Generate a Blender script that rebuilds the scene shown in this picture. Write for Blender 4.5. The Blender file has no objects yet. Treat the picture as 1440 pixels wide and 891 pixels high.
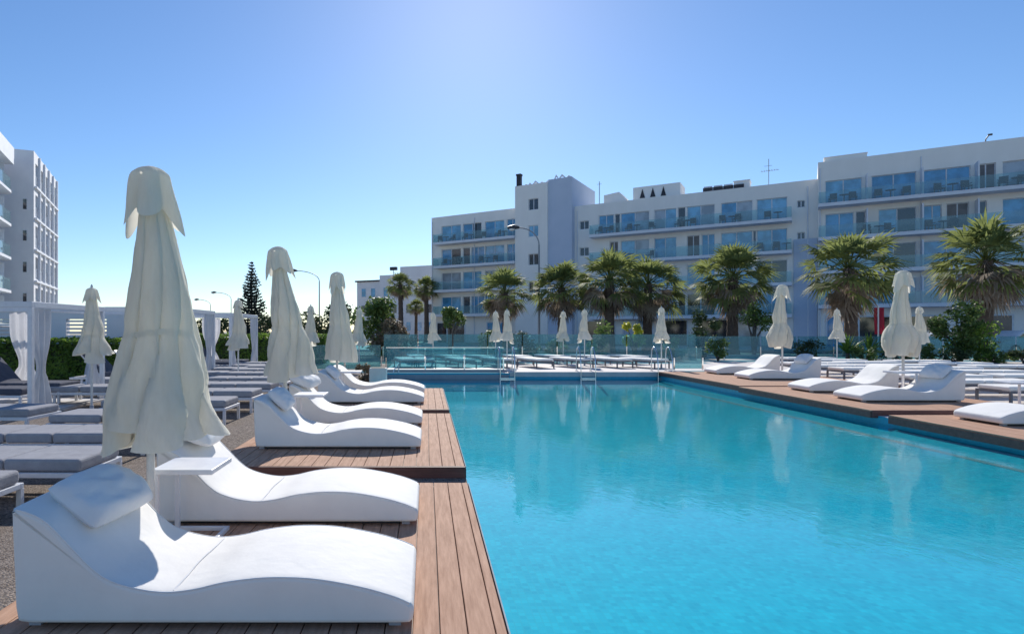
import bpy, math, random
from mathutils import Vector, Matrix, noise
random.seed(7)
R = math.radians
PI = math.pi
sc = bpy.context.scene
COL = sc.collection
CAMZ = 1.475
F = 850.0
def gx(px, Y): return (px - 600.0) / F * Y
def zz(py, Y): return CAMZ - (py - 466.0) / F * Y

# ------------------------------------------------------------------ mesh helper
class MB:
    def __init__(s): s.v = []; s.f = []; s.sm = []
    def add(s, vs, fs, smooth=False):
        o = len(s.v); s.v += [tuple(p) for p in vs]
        for f in fs: s.f.append([i + o for i in f]); s.sm.append(smooth)
    def box(s, x0, y0, z0, x1, y1, z1, M=None):
        vs = [Vector(p) for p in ((x0,y0,z0),(x1,y0,z0),(x1,y1,z0),(x0,y1,z0),(x0,y0,z1),(x1,y0,z1),(x1,y1,z1),(x0,y1,z1))]
        if M: vs = [M @ p for p in vs]
        s.add(vs, [(3,2,1,0),(4,5,6,7),(0,1,5,4),(1,2,6,5),(2,3,7,6),(3,0,4,7)])
    def quad(s, a, b, c, d, smooth=False): s.add([a,b,c,d], [(0,1,2,3)], smooth)
    def grid(s, rows, closed=False, smooth=True):
        n = len(rows[0]); vs = [p for r in rows for p in r]; fs = []
        for i in range(len(rows)-1):
            for j in range(n if closed else n-1):
                k = (j+1) % n
                fs.append((i*n+j, i*n+k, (i+1)*n+k, (i+1)*n+j))
        s.add(vs, fs, smooth)
    def tube(s, pts, r, n=8, cap=True):
        pts = [Vector(p) for p in pts]
        rs = r if isinstance(r, (list, tuple)) else [r]*len(pts)
        rows = []
        ref = None
        for i, p in enumerate(pts):
            d = (pts[min(i+1,len(pts)-1)] - pts[max(i-1,0)]).normalized()
            if ref is None:
                ref = Vector((1,0,0)) if abs(d.x) < .9 else Vector((0,1,0))
            a = (ref - d*ref.dot(d)).normalized(); ref = a; b = d.cross(a)
            rows.append([p + (a*math.cos(2*PI*k/n) + b*math.sin(2*PI*k/n))*rs[i] for k in range(n)])
        s.grid(rows, closed=True)
        if cap:
            s.add(rows[0], [tuple(range(n))[::-1]]); s.add(rows[-1], [tuple(range(n))])
    def bar(s, a, b, w, h):
        a = Vector(a); b = Vector(b); d = (b-a); L = d.length; d.normalize()
        up = Vector((0,0,1)) if abs(d.z) < .95 else Vector((0,1,0))
        x = d.cross(up).normalized(); z = x.cross(d)
        M = Matrix((( x.x,d.x,z.x,a.x),(x.y,d.y,z.y,a.y),(x.z,d.z,z.z,a.z),(0,0,0,1)))
        s.box(-w/2,0,-h/2,w/2,L,h/2,M)
    def build(s, name, mat, parent=None, bevel=0, seg=2):
        me = bpy.data.meshes.new(name); me.from_pydata(s.v, [], s.f)
        me.polygons.foreach_set('use_smooth', s.sm); me.update()
        o = bpy.data.objects.new(name, me); COL.objects.link(o)
        if mat: me.materials.append(mat)
        if parent: o.parent = parent
        if bevel:
            m = o.modifiers.new('bevel','BEVEL'); m.width = bevel; m.segments = seg; m.limit_method = 'ANGLE'; m.angle_limit = R(40)
        return o

def tag(o, label=None, cat=None, group=None, kind=None):
    if label: o['label'] = label
    if cat: o['category'] = cat
    if group: o['group'] = group
    if kind: o['kind'] = kind
    return o
def thing(name, label, cat, loc=(0,0,0), rz=0, group=None):
    o = bpy.data.objects.new(name, None); o.empty_display_size = .2; COL.objects.link(o)
    o.location = loc; o.rotation_euler = (0,0,rz)
    return tag(o, label, cat, group)
def kids(o): return [c for c in COL.objects if c.parent == o]
def dup(root, loc, rz=0, label=None, scale=None, group=None):
    def cp(o, par):
        c = o.copy(); COL.objects.link(c); c.parent = par
        for k in CH.get(o.name, None) or kids(o): cp(k, c)
        return c
    r = cp(root, None); r.location = loc; r.rotation_euler = (root.rotation_euler.x, root.rotation_euler.y, rz)
    if label: r['label'] = label
    if group: r['group'] = group
    if scale: r.scale = (scale,)*3 if not isinstance(scale, tuple) else scale
    return r
CH = {}
def place(proto, first, loc, rz, label, scale=None, group=None):
    """the first call moves the prototype itself, later calls copy it"""
    if first.get(proto.name):
        return dup(proto, loc, rz, label, scale, group)
    first[proto.name] = True
    proto.location = loc; proto.rotation_euler = (0,0,rz); proto['label'] = label
    if group: proto['group'] = group
    if scale: proto.scale = (scale,)*3 if not isinstance(scale, tuple) else scale
    return proto
USED = {}
ORD = ['first','second','third','fourth','fifth','sixth','seventh','eighth','ninth','tenth','eleventh','twelfth','thirteenth','fourteenth']

# ------------------------------------------------------------------ materials
def mat_base(name):
    m = bpy.data.materials.new(name); m.use_nodes = True
    nt = m.node_tree; b = nt.nodes['Principled BSDF']
    return m, nt, b
def N(nt, t, **k):
    n = nt.nodes.new(t)
    for a, v in k.items(): setattr(n, a, v)
    return n
def mat(name, c1, c2=None, rough=.6, scale=5, detail=6, bump=0, bscale=None, metallic=0, transl=0, spec=.5, coords='Object', bdist=.01, stretch=None):
    m, nt, b = mat_base(name)
    b.inputs['Roughness'].default_value = rough; b.inputs['Metallic'].default_value = metallic
    b.inputs['Specular IOR Level'].default_value = spec
    tc = N(nt,'ShaderNodeTexCoord'); vec = tc.outputs[coords]
    if stretch:
        mp = N(nt,'ShaderNodeMapping'); mp.inputs['Scale'].default_value = stretch
        nt.links.new(vec, mp.inputs[0]); vec = mp.outputs[0]
    c2 = c2 or tuple(x*.82 for x in c1)
    no = N(nt,'ShaderNodeTexNoise'); no.inputs['Scale'].default_value = scale; no.inputs['Detail'].default_value = detail; no.inputs['Roughness'].default_value = .65
    nt.links.new(vec, no.inputs['Vector'])
    cr = N(nt,'ShaderNodeValToRGB'); cr.color_ramp.elements[0].position = .35; cr.color_ramp.elements[1].position = .65
    cr.color_ramp.elements[0].color = (*c2,1); cr.color_ramp.elements[1].color = (*c1,1)
    nt.links.new(no.outputs['Fac'], cr.inputs[0]); nt.links.new(cr.outputs[0], b.inputs['Base Color'])
    if bump:
        n2 = N(nt,'ShaderNodeTexNoise'); n2.inputs['Scale'].default_value = bscale or scale*6; n2.inputs['Detail'].default_value = 4
        nt.links.new(vec, n2.inputs['Vector'])
        bp = N(nt,'ShaderNodeBump'); bp.inputs['Strength'].default_value = bump; bp.inputs['Distance'].default_value = bdist
        nt.links.new(n2.outputs['Fac'], bp.inputs['Height']); nt.links.new(bp.outputs[0], b.inputs['Normal'])
    if transl:
        tr = N(nt,'ShaderNodeBsdfTranslucent'); nt.links.new(cr.outputs[0], tr.inputs['Color'])
        mx = N(nt,'ShaderNodeMixShader'); mx.inputs[0].default_value = transl
        out = nt.nodes['Material Output']
        nt.links.new(b.outputs[0], mx.inputs[1]); nt.links.new(tr.outputs[0], mx.inputs[2]); nt.links.new(mx.outputs[0], out.inputs[0])
    return m
def schlick(nt, f0, normal=None, ex=5):
    lw = N(nt,'ShaderNodeLayerWeight'); lw.inputs['Blend'].default_value = .5
    if normal: nt.links.new(normal, lw.inputs['Normal'])
    p = N(nt,'ShaderNodeMath', operation='POWER'); p.inputs[1].default_value = ex; nt.links.new(lw.outputs['Facing'], p.inputs[0])
    a = N(nt,'ShaderNodeMath', operation='MULTIPLY_ADD'); a.inputs[1].default_value = 1-f0; a.inputs[2].default_value = f0
    nt.links.new(p.outputs[0], a.inputs[0]); return a
def glass_mat(name, tint, refl=1.0, tmix=1.0, rough=.0):
    m = bpy.data.materials.new(name); m.use_nodes = True; nt = m.node_tree; nt.nodes.clear()
    out = N(nt,'ShaderNodeOutputMaterial'); t = N(nt,'ShaderNodeBsdfTransparent'); t.inputs[0].default_value = (*tint,1)
    g = N(nt,'ShaderNodeBsdfGlossy'); g.inputs['Roughness'].default_value = rough
    fr = schlick(nt, .04)
    mu = N(nt,'ShaderNodeMath', operation='MULTIPLY'); mu.inputs[1].default_value = refl
    d = N(nt,'ShaderNodeBsdfDiffuse'); d.inputs[0].default_value = (*[min(1,x*.6) for x in tint],1)
    m1 = N(nt,'ShaderNodeMixShader'); m1.inputs[0].default_value = 1-tmix
    nt.links.new(t.outputs[0], m1.inputs[1]); nt.links.new(d.outputs[0], m1.inputs[2])
    mx = N(nt,'ShaderNodeMixShader')
    nt.links.new(fr.outputs[0], mu.inputs[0]); nt.links.new(mu.outputs[0], mx.inputs[0])
    nt.links.new(m1.outputs[0], mx.inputs[1]); nt.links.new(g.outputs[0], mx.inputs[2]); nt.links.new(mx.outputs[0], out.inputs[0])
    return m

M = {}
M['white_fabric'] = mat('white_fabric', (.91,.88,.83), (.86,.83,.785), .75, 3, 6, .45, 5, bdist=.018, spec=.25)
M['white_pillow'] = mat('white_pillow', (.86,.85,.83), (.80,.79,.78), .85, 6, 5, .5, 12, bdist=.012, spec=.2)
M['dark_base'] = mat('dark_base', (.03,.03,.035), None, .6)
M['white_metal'] = mat('white_metal', (.78,.78,.80), (.70,.70,.73), .4, 8, 4, .05)
M['grey_metal'] = mat('grey_metal', (.45,.46,.5), None, .4, 8)
M['shaded_frame'] = mat('shaded_frame', (.16,.16,.18), None, .5, 8)  # dark tone carries the shade under the pale cushions
M['grey_fabric'] = mat('grey_fabric', (.36,.36,.385), (.30,.30,.325), .9, 9, 6, .35, 60, spec=.2)
M['charcoal_fabric'] = mat('charcoal_fabric', (.11,.115,.145), (.08,.085,.11), .9, 9, 6, .3, 50, spec=.2)
M['cream_canvas'] = mat('cream_canvas', (.91,.88,.78), (.85,.82,.72), .9, 3, 6, .7, 4, transl=.45, stretch=(6,6,1.2), bdist=.02, spec=.1)
M['curtain'] = mat('curtain', (.78,.77,.78), (.70,.69,.70), .9, 4, 5, .2, 30, transl=.35, spec=.1)
M['pole_white'] = mat('pole_white', (.74,.73,.70), None, .45, 10)
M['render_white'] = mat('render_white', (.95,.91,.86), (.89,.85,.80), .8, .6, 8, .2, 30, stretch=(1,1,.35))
M['render_blue'] = mat('render_blue', (.58,.64,.76), (.53,.60,.72), .8, .5, 8, .2, 30)  # bluer, darker tone for the tower flank and lower end panel
M['render_pale'] = mat('render_pale', (.80,.80,.82), (.73,.73,.76), .8, .5, 8, .2, 30)
M['slab_white'] = mat('slab_white', (.80,.82,.86), (.72,.74,.80), .7, 1.2, 6)
M['frame_white'] = mat('frame_white', (.75,.78,.83), None, .5, 5)
M['soffit'] = mat('soffit', (.45,.47,.52), None, .8, 2)
def pane(name, c, rough=.06, spec=1.0):
    m, nt, b = mat_base(name); b.inputs['Roughness'].default_value = rough; b.inputs['Specular IOR Level'].default_value = spec
    tc = N(nt,'ShaderNodeTexCoord'); no = N(nt,'ShaderNodeTexNoise'); no.inputs['Scale'].default_value = 1.1; no.inputs['Detail'].default_value = 4
    nt.links.new(tc.outputs['Object'], no.inputs['Vector'])
    cr = N(nt,'ShaderNodeValToRGB'); cr.color_ramp.elements[0].position=.4; cr.color_ramp.elements[1].position=.6
    cr.color_ramp.elements[0].color=(*[x*.65 for x in c],1); cr.color_ramp.elements[1].color=(*c,1)
    nt.links.new(no.outputs[0], cr.inputs[0]); nt.links.new(cr.outputs[0], b.inputs['Base Color'])
    return m
M['pane_blue_refl'] = pane('pane_blue_refl', (.09,.36,.64))  # blue of the reflected sky is put into the glass colour
M['pane_sky_refl'] = pane('pane_sky_refl', (.20,.50,.74))  # paler sky reflection, also put into the colour
M['pane_dark'] = pane('pane_dark', (.03,.035,.05))
M['pane_curtain'] = pane('pane_curtain', (.40,.44,.50), .1)
M['pane_brown'] = pane('pane_brown', (.16,.13,.13), .2, .5)
M['rail_glass'] = glass_mat('rail_glass', (.62,.86,.90), 1.0, .72)
M['fence_glass'] = glass_mat('fence_glass', (.50,.80,.84), .9, .74)
M['chrome'] = mat('chrome', (.75,.77,.8), None, .12, 5, metallic=1)
M['wood'] = mat('deck_wood', (.60,.37,.255), (.41,.235,.155), .8, 2.2, 8, .3, 10, stretch=(14,1.2,6), bdist=.004, spec=.12)
M['wood_dark'] = mat('deck_fascia_wood', (.17,.075,.06), (.11,.045,.036), .6, 2, 6, .2, 10, stretch=(1,8,8))
M['trim_white'] = mat('deck_trim', (.40,.45,.47), None, .85, 8, spec=.08)  # also colours the reflection line laid in the pool
M['bark'] = mat('palm_bark', (.16,.115,.09), (.08,.055,.045), .95, 7, 6, .9, 16, bdist=.04, stretch=(1,1,2.5))
M['bark_grey'] = mat('grey_bark', (.16,.14,.12), (.07,.06,.05), .95, 8, 6, .8, 20, bdist=.02)
M['frond'] = mat('palm_frond', (.30,.34,.11), (.15,.18,.065), .6, 1.7, 3, transl=.55, spec=.2)
M['frond_dead'] = mat('palm_dead_frond', (.42,.34,.27), (.24,.19,.15), .8, 1.7, 4, transl=.4, spec=.2)
M['leaf'] = mat('leaf_green', (.19,.27,.07), (.08,.13,.035), .5, 1.6, 3, transl=.42, spec=.4)
M['leaf_bright'] = mat('leaf_bright', (.26,.38,.06), (.11,.20,.03), .5, 1.6, 3, transl=.5, spec=.4)
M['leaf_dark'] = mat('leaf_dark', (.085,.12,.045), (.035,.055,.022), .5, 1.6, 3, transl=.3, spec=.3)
M['leaf_blue'] = mat('leaf_pine', (.035,.05,.045), (.018,.028,.028), .6, 1.2, 3, transl=.15, spec=.3)
M['leaf_yellow'] = mat('leaf_yellow', (.62,.58,.06), (.35,.38,.05), .5, 2.5, 3, transl=.35, spec=.4)
M['leaf_pink'] = mat('leaf_russet', (.30,.21,.15), (.14,.12,.06), .6, 1.6, 3, transl=.25, spec=.3)
M['lamp_metal'] = mat('lamp_metal', (.30,.32,.36), None, .5, 5)
M['lamp_dark'] = mat('lamp_dark', (.05,.055,.07), None, .5, 5)
M['lamp_lens'] = mat('lamp_lens', (.85,.85,.85), None, .2, 5)
M['roof_dark'] = mat('roof_dark', (.05,.05,.06), (.03,.03,.04), .7, 2)
M['red_cloth'] = mat('red_cloth', (.50,.02,.05), (.36,.015,.04), .8, 3, transl=.2)
M['black'] = mat('black_paint', (.02,.02,.022), None, .5, 5)
M['planter'] = mat('planter_stone', (.66,.63,.60), (.58,.55,.53), .8, 4, 6, .2)
M['car_white'] = mat('car_paint', (.75,.76,.78), None, .25, 2)
M['tyre'] = mat('tyre_rubber', (.025,.025,.027), None, .8, 20)
M['car_glass'] = pane('car_glass', (.02,.03,.04))
M['lamp_red'] = mat('tail_lamp', (.4,.01,.01), None, .2, 5)

# gravel ground
def gravel():
    m, nt, b = mat_base('gravel'); b.inputs['Roughness'].default_value = .95; b.inputs['Specular IOR Level'].default_value = .15
    tc = N(nt,'ShaderNodeTexCoord')
    v = N(nt,'ShaderNodeTexVoronoi'); v.inputs['Scale'].default_value = 70
    n = N(nt,'ShaderNodeTexNoise'); n.inputs['Scale'].default_value = .7; n.inputs['Detail'].default_value = 8
    n3 = N(nt,'ShaderNodeTexNoise'); n3.inputs['Scale'].default_value = 9; n3.inputs['Detail'].default_value = 6
    for x in (v,n,n3): nt.links.new(tc.outputs['Object'], x.inputs['Vector'])
    cr = N(nt,'ShaderNodeValToRGB')
    cr.color_ramp.elements[0].color=(.13,.105,.09,1); cr.color_ramp.elements[1].color=(.42,.36,.315,1); cr.color_ramp.elements[0].position=.1; cr.color_ramp.elements[1].position=.95
    bw = N(nt,'ShaderNodeRGBToBW'); nt.links.new(v.outputs['Color'], bw.inputs[0]); nt.links.new(bw.outputs[0], cr.inputs[0])
    mx = N(nt,'ShaderNodeMix', data_type='RGBA', blend_type='MULTIPLY'); mx.inputs['Factor'].default_value = .55
    c2 = N(nt,'ShaderNodeValToRGB'); c2.color_ramp.elements[0].position=.3; c2.color_ramp.elements[1].position=.7; c2.color_ramp.elements[0].color=(.55,.5,.47,1); c2.color_ramp.elements[1].color=(1,1,1,1)
    ad = N(nt,'ShaderNodeMath', operation='ADD'); sb = N(nt,'ShaderNodeMath', operation='MULTIPLY'); sb.inputs[1].default_value=.5
    nt.links.new(n.outputs[0], ad.inputs[0]); nt.links.new(n3.outputs[0], ad.inputs[1]); nt.links.new(ad.outputs[0], sb.inputs[0]); nt.links.new(sb.outputs[0], c2.inputs[0])
    nt.links.new(cr.outputs[0], mx.inputs['A']); nt.links.new(c2.outputs[0], mx.inputs['B']); nt.links.new(mx.outputs['Result'], b.inputs['Base Color'])
    bp = N(nt,'ShaderNodeBump'); bp.inputs['Strength'].default_value=.8; bp.inputs['Distance'].default_value=.01
    nt.links.new(v.outputs['Distance'], bp.inputs['Height']); bp.invert = True; nt.links.new(bp.outputs[0], b.inputs['Normal'])
    return m
M['gravel'] = gravel()
M['earth'] = mat('dry_earth', (.42,.38,.31), (.30,.28,.21), .95, .3, 8, .4, 3)
M['asphalt'] = mat('asphalt', (.10,.10,.10), (.075,.075,.078), .9, 3, 8, .4, 60)
M['paving'] = mat('paving', (.68,.62,.59), (.58,.53,.50), .8, 2, 8, .2, 30)
M['road_paint'] = mat('road_paint', (.7,.7,.7), (.5,.5,.5), .7, 5, 6)

def tiles():
    m, nt, b = mat_base('pool_mosaic'); b.inputs['Roughness'].default_value = .8; b.inputs['Specular IOR Level'].default_value = .05
    tc = N(nt,'ShaderNodeTexCoord')
    br = N(nt,'ShaderNodeTexBrick'); br.offset = 0; br.inputs['Scale'].default_value = 1
    br.inputs['Brick Width'].default_value = .05; br.inputs['Row Height'].default_value = .05; br.inputs['Mortar Size'].default_value = .004; br.inputs['Bias'].default_value = 0
    br.inputs['Color1'].default_value = (.012,.52,.65,1); br.inputs['Color2'].default_value = (.028,.66,.77,1); br.inputs['Mortar'].default_value = (.04,.58,.68,1)
    nt.links.new(tc.outputs['Object'], br.inputs['Vector'])
    n = N(nt,'ShaderNodeTexNoise'); n.inputs['Scale'].default_value = 5; n.inputs['Detail'].default_value = 5
    nt.links.new(tc.outputs['Object'], n.inputs['Vector'])
    c2 = N(nt,'ShaderNodeValToRGB'); c2.color_ramp.elements[0].position=.3; c2.color_ramp.elements[1].position=.7; c2.color_ramp.elements[0].color=(.8,.86,.88,1); c2.color_ramp.elements[1].color=(1,1,1,1)
    nt.links.new(n.outputs[0], c2.inputs[0])
    mx = N(nt,'ShaderNodeMix', data_type='RGBA', blend_type='MULTIPLY'); mx.inputs['Factor'].default_value = .9
    nt.links.new(br.outputs['Color'], mx.inputs['A']); nt.links.new(c2.outputs[0], mx.inputs['B']); nt.links.new(mx.outputs['Result'], b.inputs['Base Color'])
    return m
M['tiles'] = tiles()
M['pool_wall'] = mat('pool_wall', (.03,.42,.55), (.02,.34,.47), .5, 12, 4)

def water():
    m = bpy.data.materials.new('pool_water'); m.use_nodes = True; nt = m.node_tree; nt.nodes.clear()
    out = N(nt,'ShaderNodeOutputMaterial'); tc = N(nt,'ShaderNodeTexCoord')
    n1 = N(nt,'ShaderNodeTexNoise'); n1.inputs['Scale'].default_value = 7; n1.inputs['Detail'].default_value = 3
    n2 = N(nt,'ShaderNodeTexNoise'); n2.inputs['Scale'].default_value = 26; n2.inputs['Detail'].default_value = 3
    mp = N(nt,'ShaderNodeMapping'); mp.inputs['Scale'].default_value = (1,.75,1); mp.inputs['Rotation'].default_value = (0,0,.5)
    nt.links.new(tc.outputs['Object'], mp.inputs[0])
    for x in (n1,n2): nt.links.new(mp.outputs[0], x.inputs['Vector'])
    mu = N(nt,'ShaderNodeMath', operation='MULTIPLY'); mu.inputs[1].default_value = .28; nt.links.new(n2.outputs[0], mu.inputs[0])
    n3 = N(nt,'ShaderNodeTexNoise'); n3.inputs['Scale'].default_value = 70; n3.inputs['Detail'].default_value = 1; nt.links.new(mp.outputs[0], n3.inputs['Vector'])
    m3 = N(nt,'ShaderNodeMath', operation='MULTIPLY_ADD'); m3.inputs[1].default_value = .10; nt.links.new(n3.outputs[0], m3.inputs[0]); nt.links.new(mu.outputs[0], m3.inputs[2])
    ad = N(nt,'ShaderNodeMath', operation='ADD'); nt.links.new(n1.outputs[0], ad.inputs[0]); nt.links.new(m3.outputs[0], ad.inputs[1])
    bp = N(nt,'ShaderNodeBump'); bp.inputs['Strength'].default_value = .5; bp.inputs['Distance'].default_value = WATER_BUMP
    nt.links.new(ad.outputs[0], bp.inputs['Height'])
    fr = schlick(nt, .022, bp.outputs[0], 4.2)
    g = N(nt,'ShaderNodeBsdfGlossy'); g.inputs['Roughness'].default_value = .015; nt.links.new(bp.outputs[0], g.inputs['Normal'])
    t = N(nt,'ShaderNodeBsdfTransparent'); t.inputs[0].default_value = (.55,.95,.985,1)
    mx = N(nt,'ShaderNodeMixShader'); nt.links.new(fr.outputs[0], mx.inputs[0]); nt.links.new(t.outputs[0], mx.inputs[1]); nt.links.new(g.outputs[0], mx.inputs[2])
    nt.links.new(mx.outputs[0], out.inputs[0])
    return m
WATER_BUMP = .0029
M['water'] = water()

# ------------------------------------------------------------------ world, sun, camera
SUN_EL, SUN_AZ = 31.0, 4.5
w = bpy.data.worlds.new('World'); sc.world = w; w.use_nodes = True
nt = w.node_tree; bg = nt.nodes['Background']
sky = nt.nodes.new('ShaderNodeTexSky'); sky.sky_type = 'NISHITA'; sky.sun_disc = False
sky.sun_elevation = R(SUN_EL); sky.sun_rotation = R(SUN_AZ); sky.air_density = 1.0; sky.dust_density = .14; sky.ozone_density = 5.0; sky.altitude = 0
hs = nt.nodes.new('ShaderNodeHueSaturation'); hs.inputs['Saturation'].default_value = 1.08; hs.inputs['Hue'].default_value = .5025; nt.links.new(sky.outputs[0], hs.inputs['Color']); nt.links.new(hs.outputs[0], bg.inputs[0]); bg.inputs[1].default_value = .136
sd = Vector((math.sin(R(SUN_AZ))*math.cos(R(SUN_EL)), math.cos(R(SUN_AZ))*math.cos(R(SUN_EL)), math.sin(R(SUN_EL))))
L = bpy.data.lights.new('sun','SUN'); L.energy = 5.0; L.angle = R(.5); L.color = (1,.955,.88)
lo = bpy.data.objects.new('sun', L); COL.objects.link(lo); lo.rotation_euler = (-sd).to_track_quat('-Z','Y').to_euler(); lo.location = (0,0,60)
cam = bpy.data.cameras.new('camera'); co = bpy.data.objects.new('camera', cam); COL.objects.link(co); sc.camera = co
co.location = (0,0,CAMZ); co.rotation_euler = (R(90),0,0); cam.sensor_width = 36; cam.lens = F/1440*36
cam.shift_x = 120/1440; cam.shift_y = 20.5/1440; cam.clip_end = 8000; cam.clip_start = .05
sc.view_settings.view_transform = 'Standard'; sc.view_settings.look = 'None'; sc.view_settings.exposure = 0; sc.view_settings.gamma = 1
sc.cycles.max_bounces = 8; sc.cycles.transparent_max_bounces = 16; sc.cycles.caustics_reflective = False; sc.cycles.caustics_refractive = False
sc.cycles.use_denoising = True

# ------------------------------------------------------------------ ground, pool, decks
PX0, PX1, PY0, PY1 = .41, 7.72, -6.0, 20.0
EX0, EY0 = -1.45, 14.5            # the pool widens to the left beyond the last deck
WZ = -.085
def gz(y):
    pts = [(-6,-.06),(2,-.06),(6.3,-.05),(10.4,.035),(15,.10)]
    if y <= pts[0][0]: return pts[0][1]
    for (a,za),(b,zb) in zip(pts, pts[1:]):
        if y <= b: return za + (zb-za)*(y-a)/(b-a)
    return pts[-1][1]
def sheet(name, xs, ys, m, dz=0, skip=None, kind='structure'):
    b = MB()
    for i in range(len(xs)-1):
        for j in range(len(ys)-1):
            cx, cy = (xs[i]+xs[i+1])/2, (ys[j]+ys[j+1])/2
            if skip and skip(cx,cy): continue
            x0,x1,y0,y1 = xs[i],xs[i+1],ys[j],ys[j+1]
            b.quad((x0,y0,gz(y0)+dz),(x1,y0,gz(y0)+dz),(x1,y1,gz(y1)+dz),(x0,y1,gz(y1)+dz))
    return tag(b.build(name, m), kind=kind)
def inpool(x,y): return (PX0<x<PX1 and PY0<y<PY1) or (EX0<x<=PX0 and EY0<y<PY1)
YS = [-6,2,6.3,10.4,14.5,15,20]
sheet('ground', [-4000,-60,EX0,PX0,PX1,60,4000], [-4000]+YS+[60,4000], M['earth'], 0, inpool)
sheet('gravel_terrace', [-16,EX0,PX0], YS+[25], M['gravel'], .005, lambda x,y: inpool(x,y) or (x>EX0 and y>EY0))
sheet('side_terrace', [PX1,26], YS, M['paving'], .005)
sheet('far_paving', [EX0,PX0,PX1,30], [20,27.4], M['paving'], .005)
# road beyond the glass fence with kerb
sheet('bounce_forecourt', [-12,90], [46.05,58], M['paving'], .006)  # pale paving added to bounce sun onto the hotel fronts
sheet('bounce_paving', [EX0,PX0,PX1,60], [27.5,32.55], M['paving'], .004)  # second pale paving sheet, added for the same bounce
sheet('road', [-60,90], [33,42], M['asphalt'], .004)
kb = MB(); kb.box(-60,32.6,gz(33)-.05,90,33,gz(33)+.12); kb.box(-60,42,gz(33)-.05,90,42.4,gz(33)+.12)
tag(kb.build('kerb', M['paving'], bevel=.02), kind='structure')
pv = MB(); pv.box(-60,42.4,gz(33)-.05,90,46,gz(33)+.115); tag(pv.build('pavement', M['paving']), kind='structure')
rm = MB()
for i in range(30):
    x = -50+i*4.5; z = gz(33)+.008; rm.quad((x,37.4,z),(x+2,37.4,z),(x+2,37.52,z),(x,37.52,z))
tag(rm.build('road_marking', M['road_paint']), kind='structure')

# basin: floor + walls
b = MB(); fz = -.52
def vwall(b, x0,y0,x1,y1,z0,z1): b.quad((x0,y0,z0),(x1,y1,z0) if False else (x1,y1,z0),(x1,y1,z1),(x0,y0,z1))
b.quad((PX0,PY0,fz),(PX1,PY0,fz),(PX1,PY1,fz),(PX0,PY1,fz)); b.quad((EX0,EY0,fz),(PX0,EY0,fz),(PX0,PY1,fz),(EX0,PY1,fz))
tag(b.build('pool_floor', M['tiles']), kind='structure')
b = MB()
for (x0,y0,x1,y1) in ((PX0,PY0,PX0,EY0),(PX0,EY0,EX0,EY0),(EX0,EY0,EX0,PY1),(EX0,PY1,PX1,PY1),(PX1,PY1,PX1,PY0),(PX1,PY0,PX0,PY0)):
    cuts=[y0]+([q for q in (YS if y1>y0 else YS[::-1]) if min(y0,y1)<q<max(y0,y1)])+[y1]
    if y0==y1: cuts=[y0,y1]
    for ya,yb in zip(cuts,cuts[1:]): b.quad((x0,ya,fz),(x1,yb,fz),(x1,yb,gz(yb)+.004),(x0,ya,gz(ya)+.004))
tag(b.build('pool_wall', M['pool_wall']), kind='structure')
b = MB(); b.add([(5.6,PY0+.01,-.524),(PX1-.004,PY0+.01,-.13),(PX1-.004,PY1-.02,-.13),(5.6,PY1-.02,-.524)],[(0,1,2,3)]); tag(b.build('added_side_ramp', M['tiles']), kind='structure')  # added slope, faces the sun so no shaded side wall shows
b = MB(); b.add([(EX0+.01,17.2,-.5225),(PX1-.004,17.2,-.5225),(PX1-.004,PY1-.004,-.14),(EX0+.01,PY1-.004,-.14)],[(0,1,2,3)]); tag(b.build('added_end_ramp', M['tiles']), kind='structure')  # added slope that keeps the far wall's shadow off the floor
def rz_(x): return -.524+(x-5.6)/(PX1-.004-5.6)*.394
b = MB(); b.quad((7.20,PY0+.02,rz_(7.20)+.004),(7.27,PY0+.02,rz_(7.27)+.004),(7.27,PY1-.9,rz_(7.27)+.004),(7.20,PY1-.9,rz_(7.20)+.004)); tag(b.build('pool_reflection_line', M['trim_white']), kind='structure')  # pale strip laid in as the deck edge's reflection on the water
b = MB()
b.quad((PX0+.002,PY0,WZ),(PX1-.002,PY0,WZ),(PX1-.002,PY1-.002,WZ),(PX0+.002,PY1-.002,WZ)); b.quad((EX0+.002,EY0+.002,WZ),(PX0+.002,EY0+.002,WZ),(PX0+.002,PY1-.002,WZ),(EX0+.002,PY1-.002,WZ))
tag(b.build('pool_water', M['water']), kind='structure')

def deck(x0,x1,y0,y1,top,side,name='timber_deck',thick=.11):
    """boards along Y, a dark fascia along the ends and a thin trim along the pool edge"""
    b = MB(); bw = .137; gap = .006; x = x0
    while x < x1-.02:
        e = min(x+bw, x1); b.box(x,y0+.02,top-.025,e-gap,y1-.002,top); x += bw
    d = tag(b.build(name, M['wood'], bevel=.003, seg=1), kind='structure')
    f = MB(); f.box(x0,y0-.008,top-thick,x1,y0+.016,top-.003); f.box(x0+.02,y0+.02,top-thick,x1-.02,y1-.01,top-.032)
    px = x1 if side > 0 else x0
    f.box(px-.012,y0+.018,top-thick,px+.012,y1-.004,top-.028)
    f.build('fascia', M['wood_dark'], d)
    return d
D0, D1, D2 = 0.0, .075, .13
deck(-2.26,.40,-1.0,5.91,D0,1,thick=.05); deck(-2.3,.40,6.28,10.38,D1,1,thick=.12); deck(-2.3,.38,10.46,14.4,D2,1)
tr = MB(); tr.box(.404,-1,-.05,.412,5.91,-.004); tr.box(.404,6.30,0.0,.412,10.36,D1-.006); tr.box(.386,10.48,.05,.397,14.38,D2-.006)
tag(tr.build('deck_trim', M['trim_white']), kind='structure')
deck(7.66,11.2,4.5,10.02,D1+.02,-1,thick=.14); deck(7.62,10.9,10.34,14.76,D2,-1,thick=.13); deck(7.68,11.6,14.8,20.0,D2+.02,-1,thick=.13)
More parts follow.
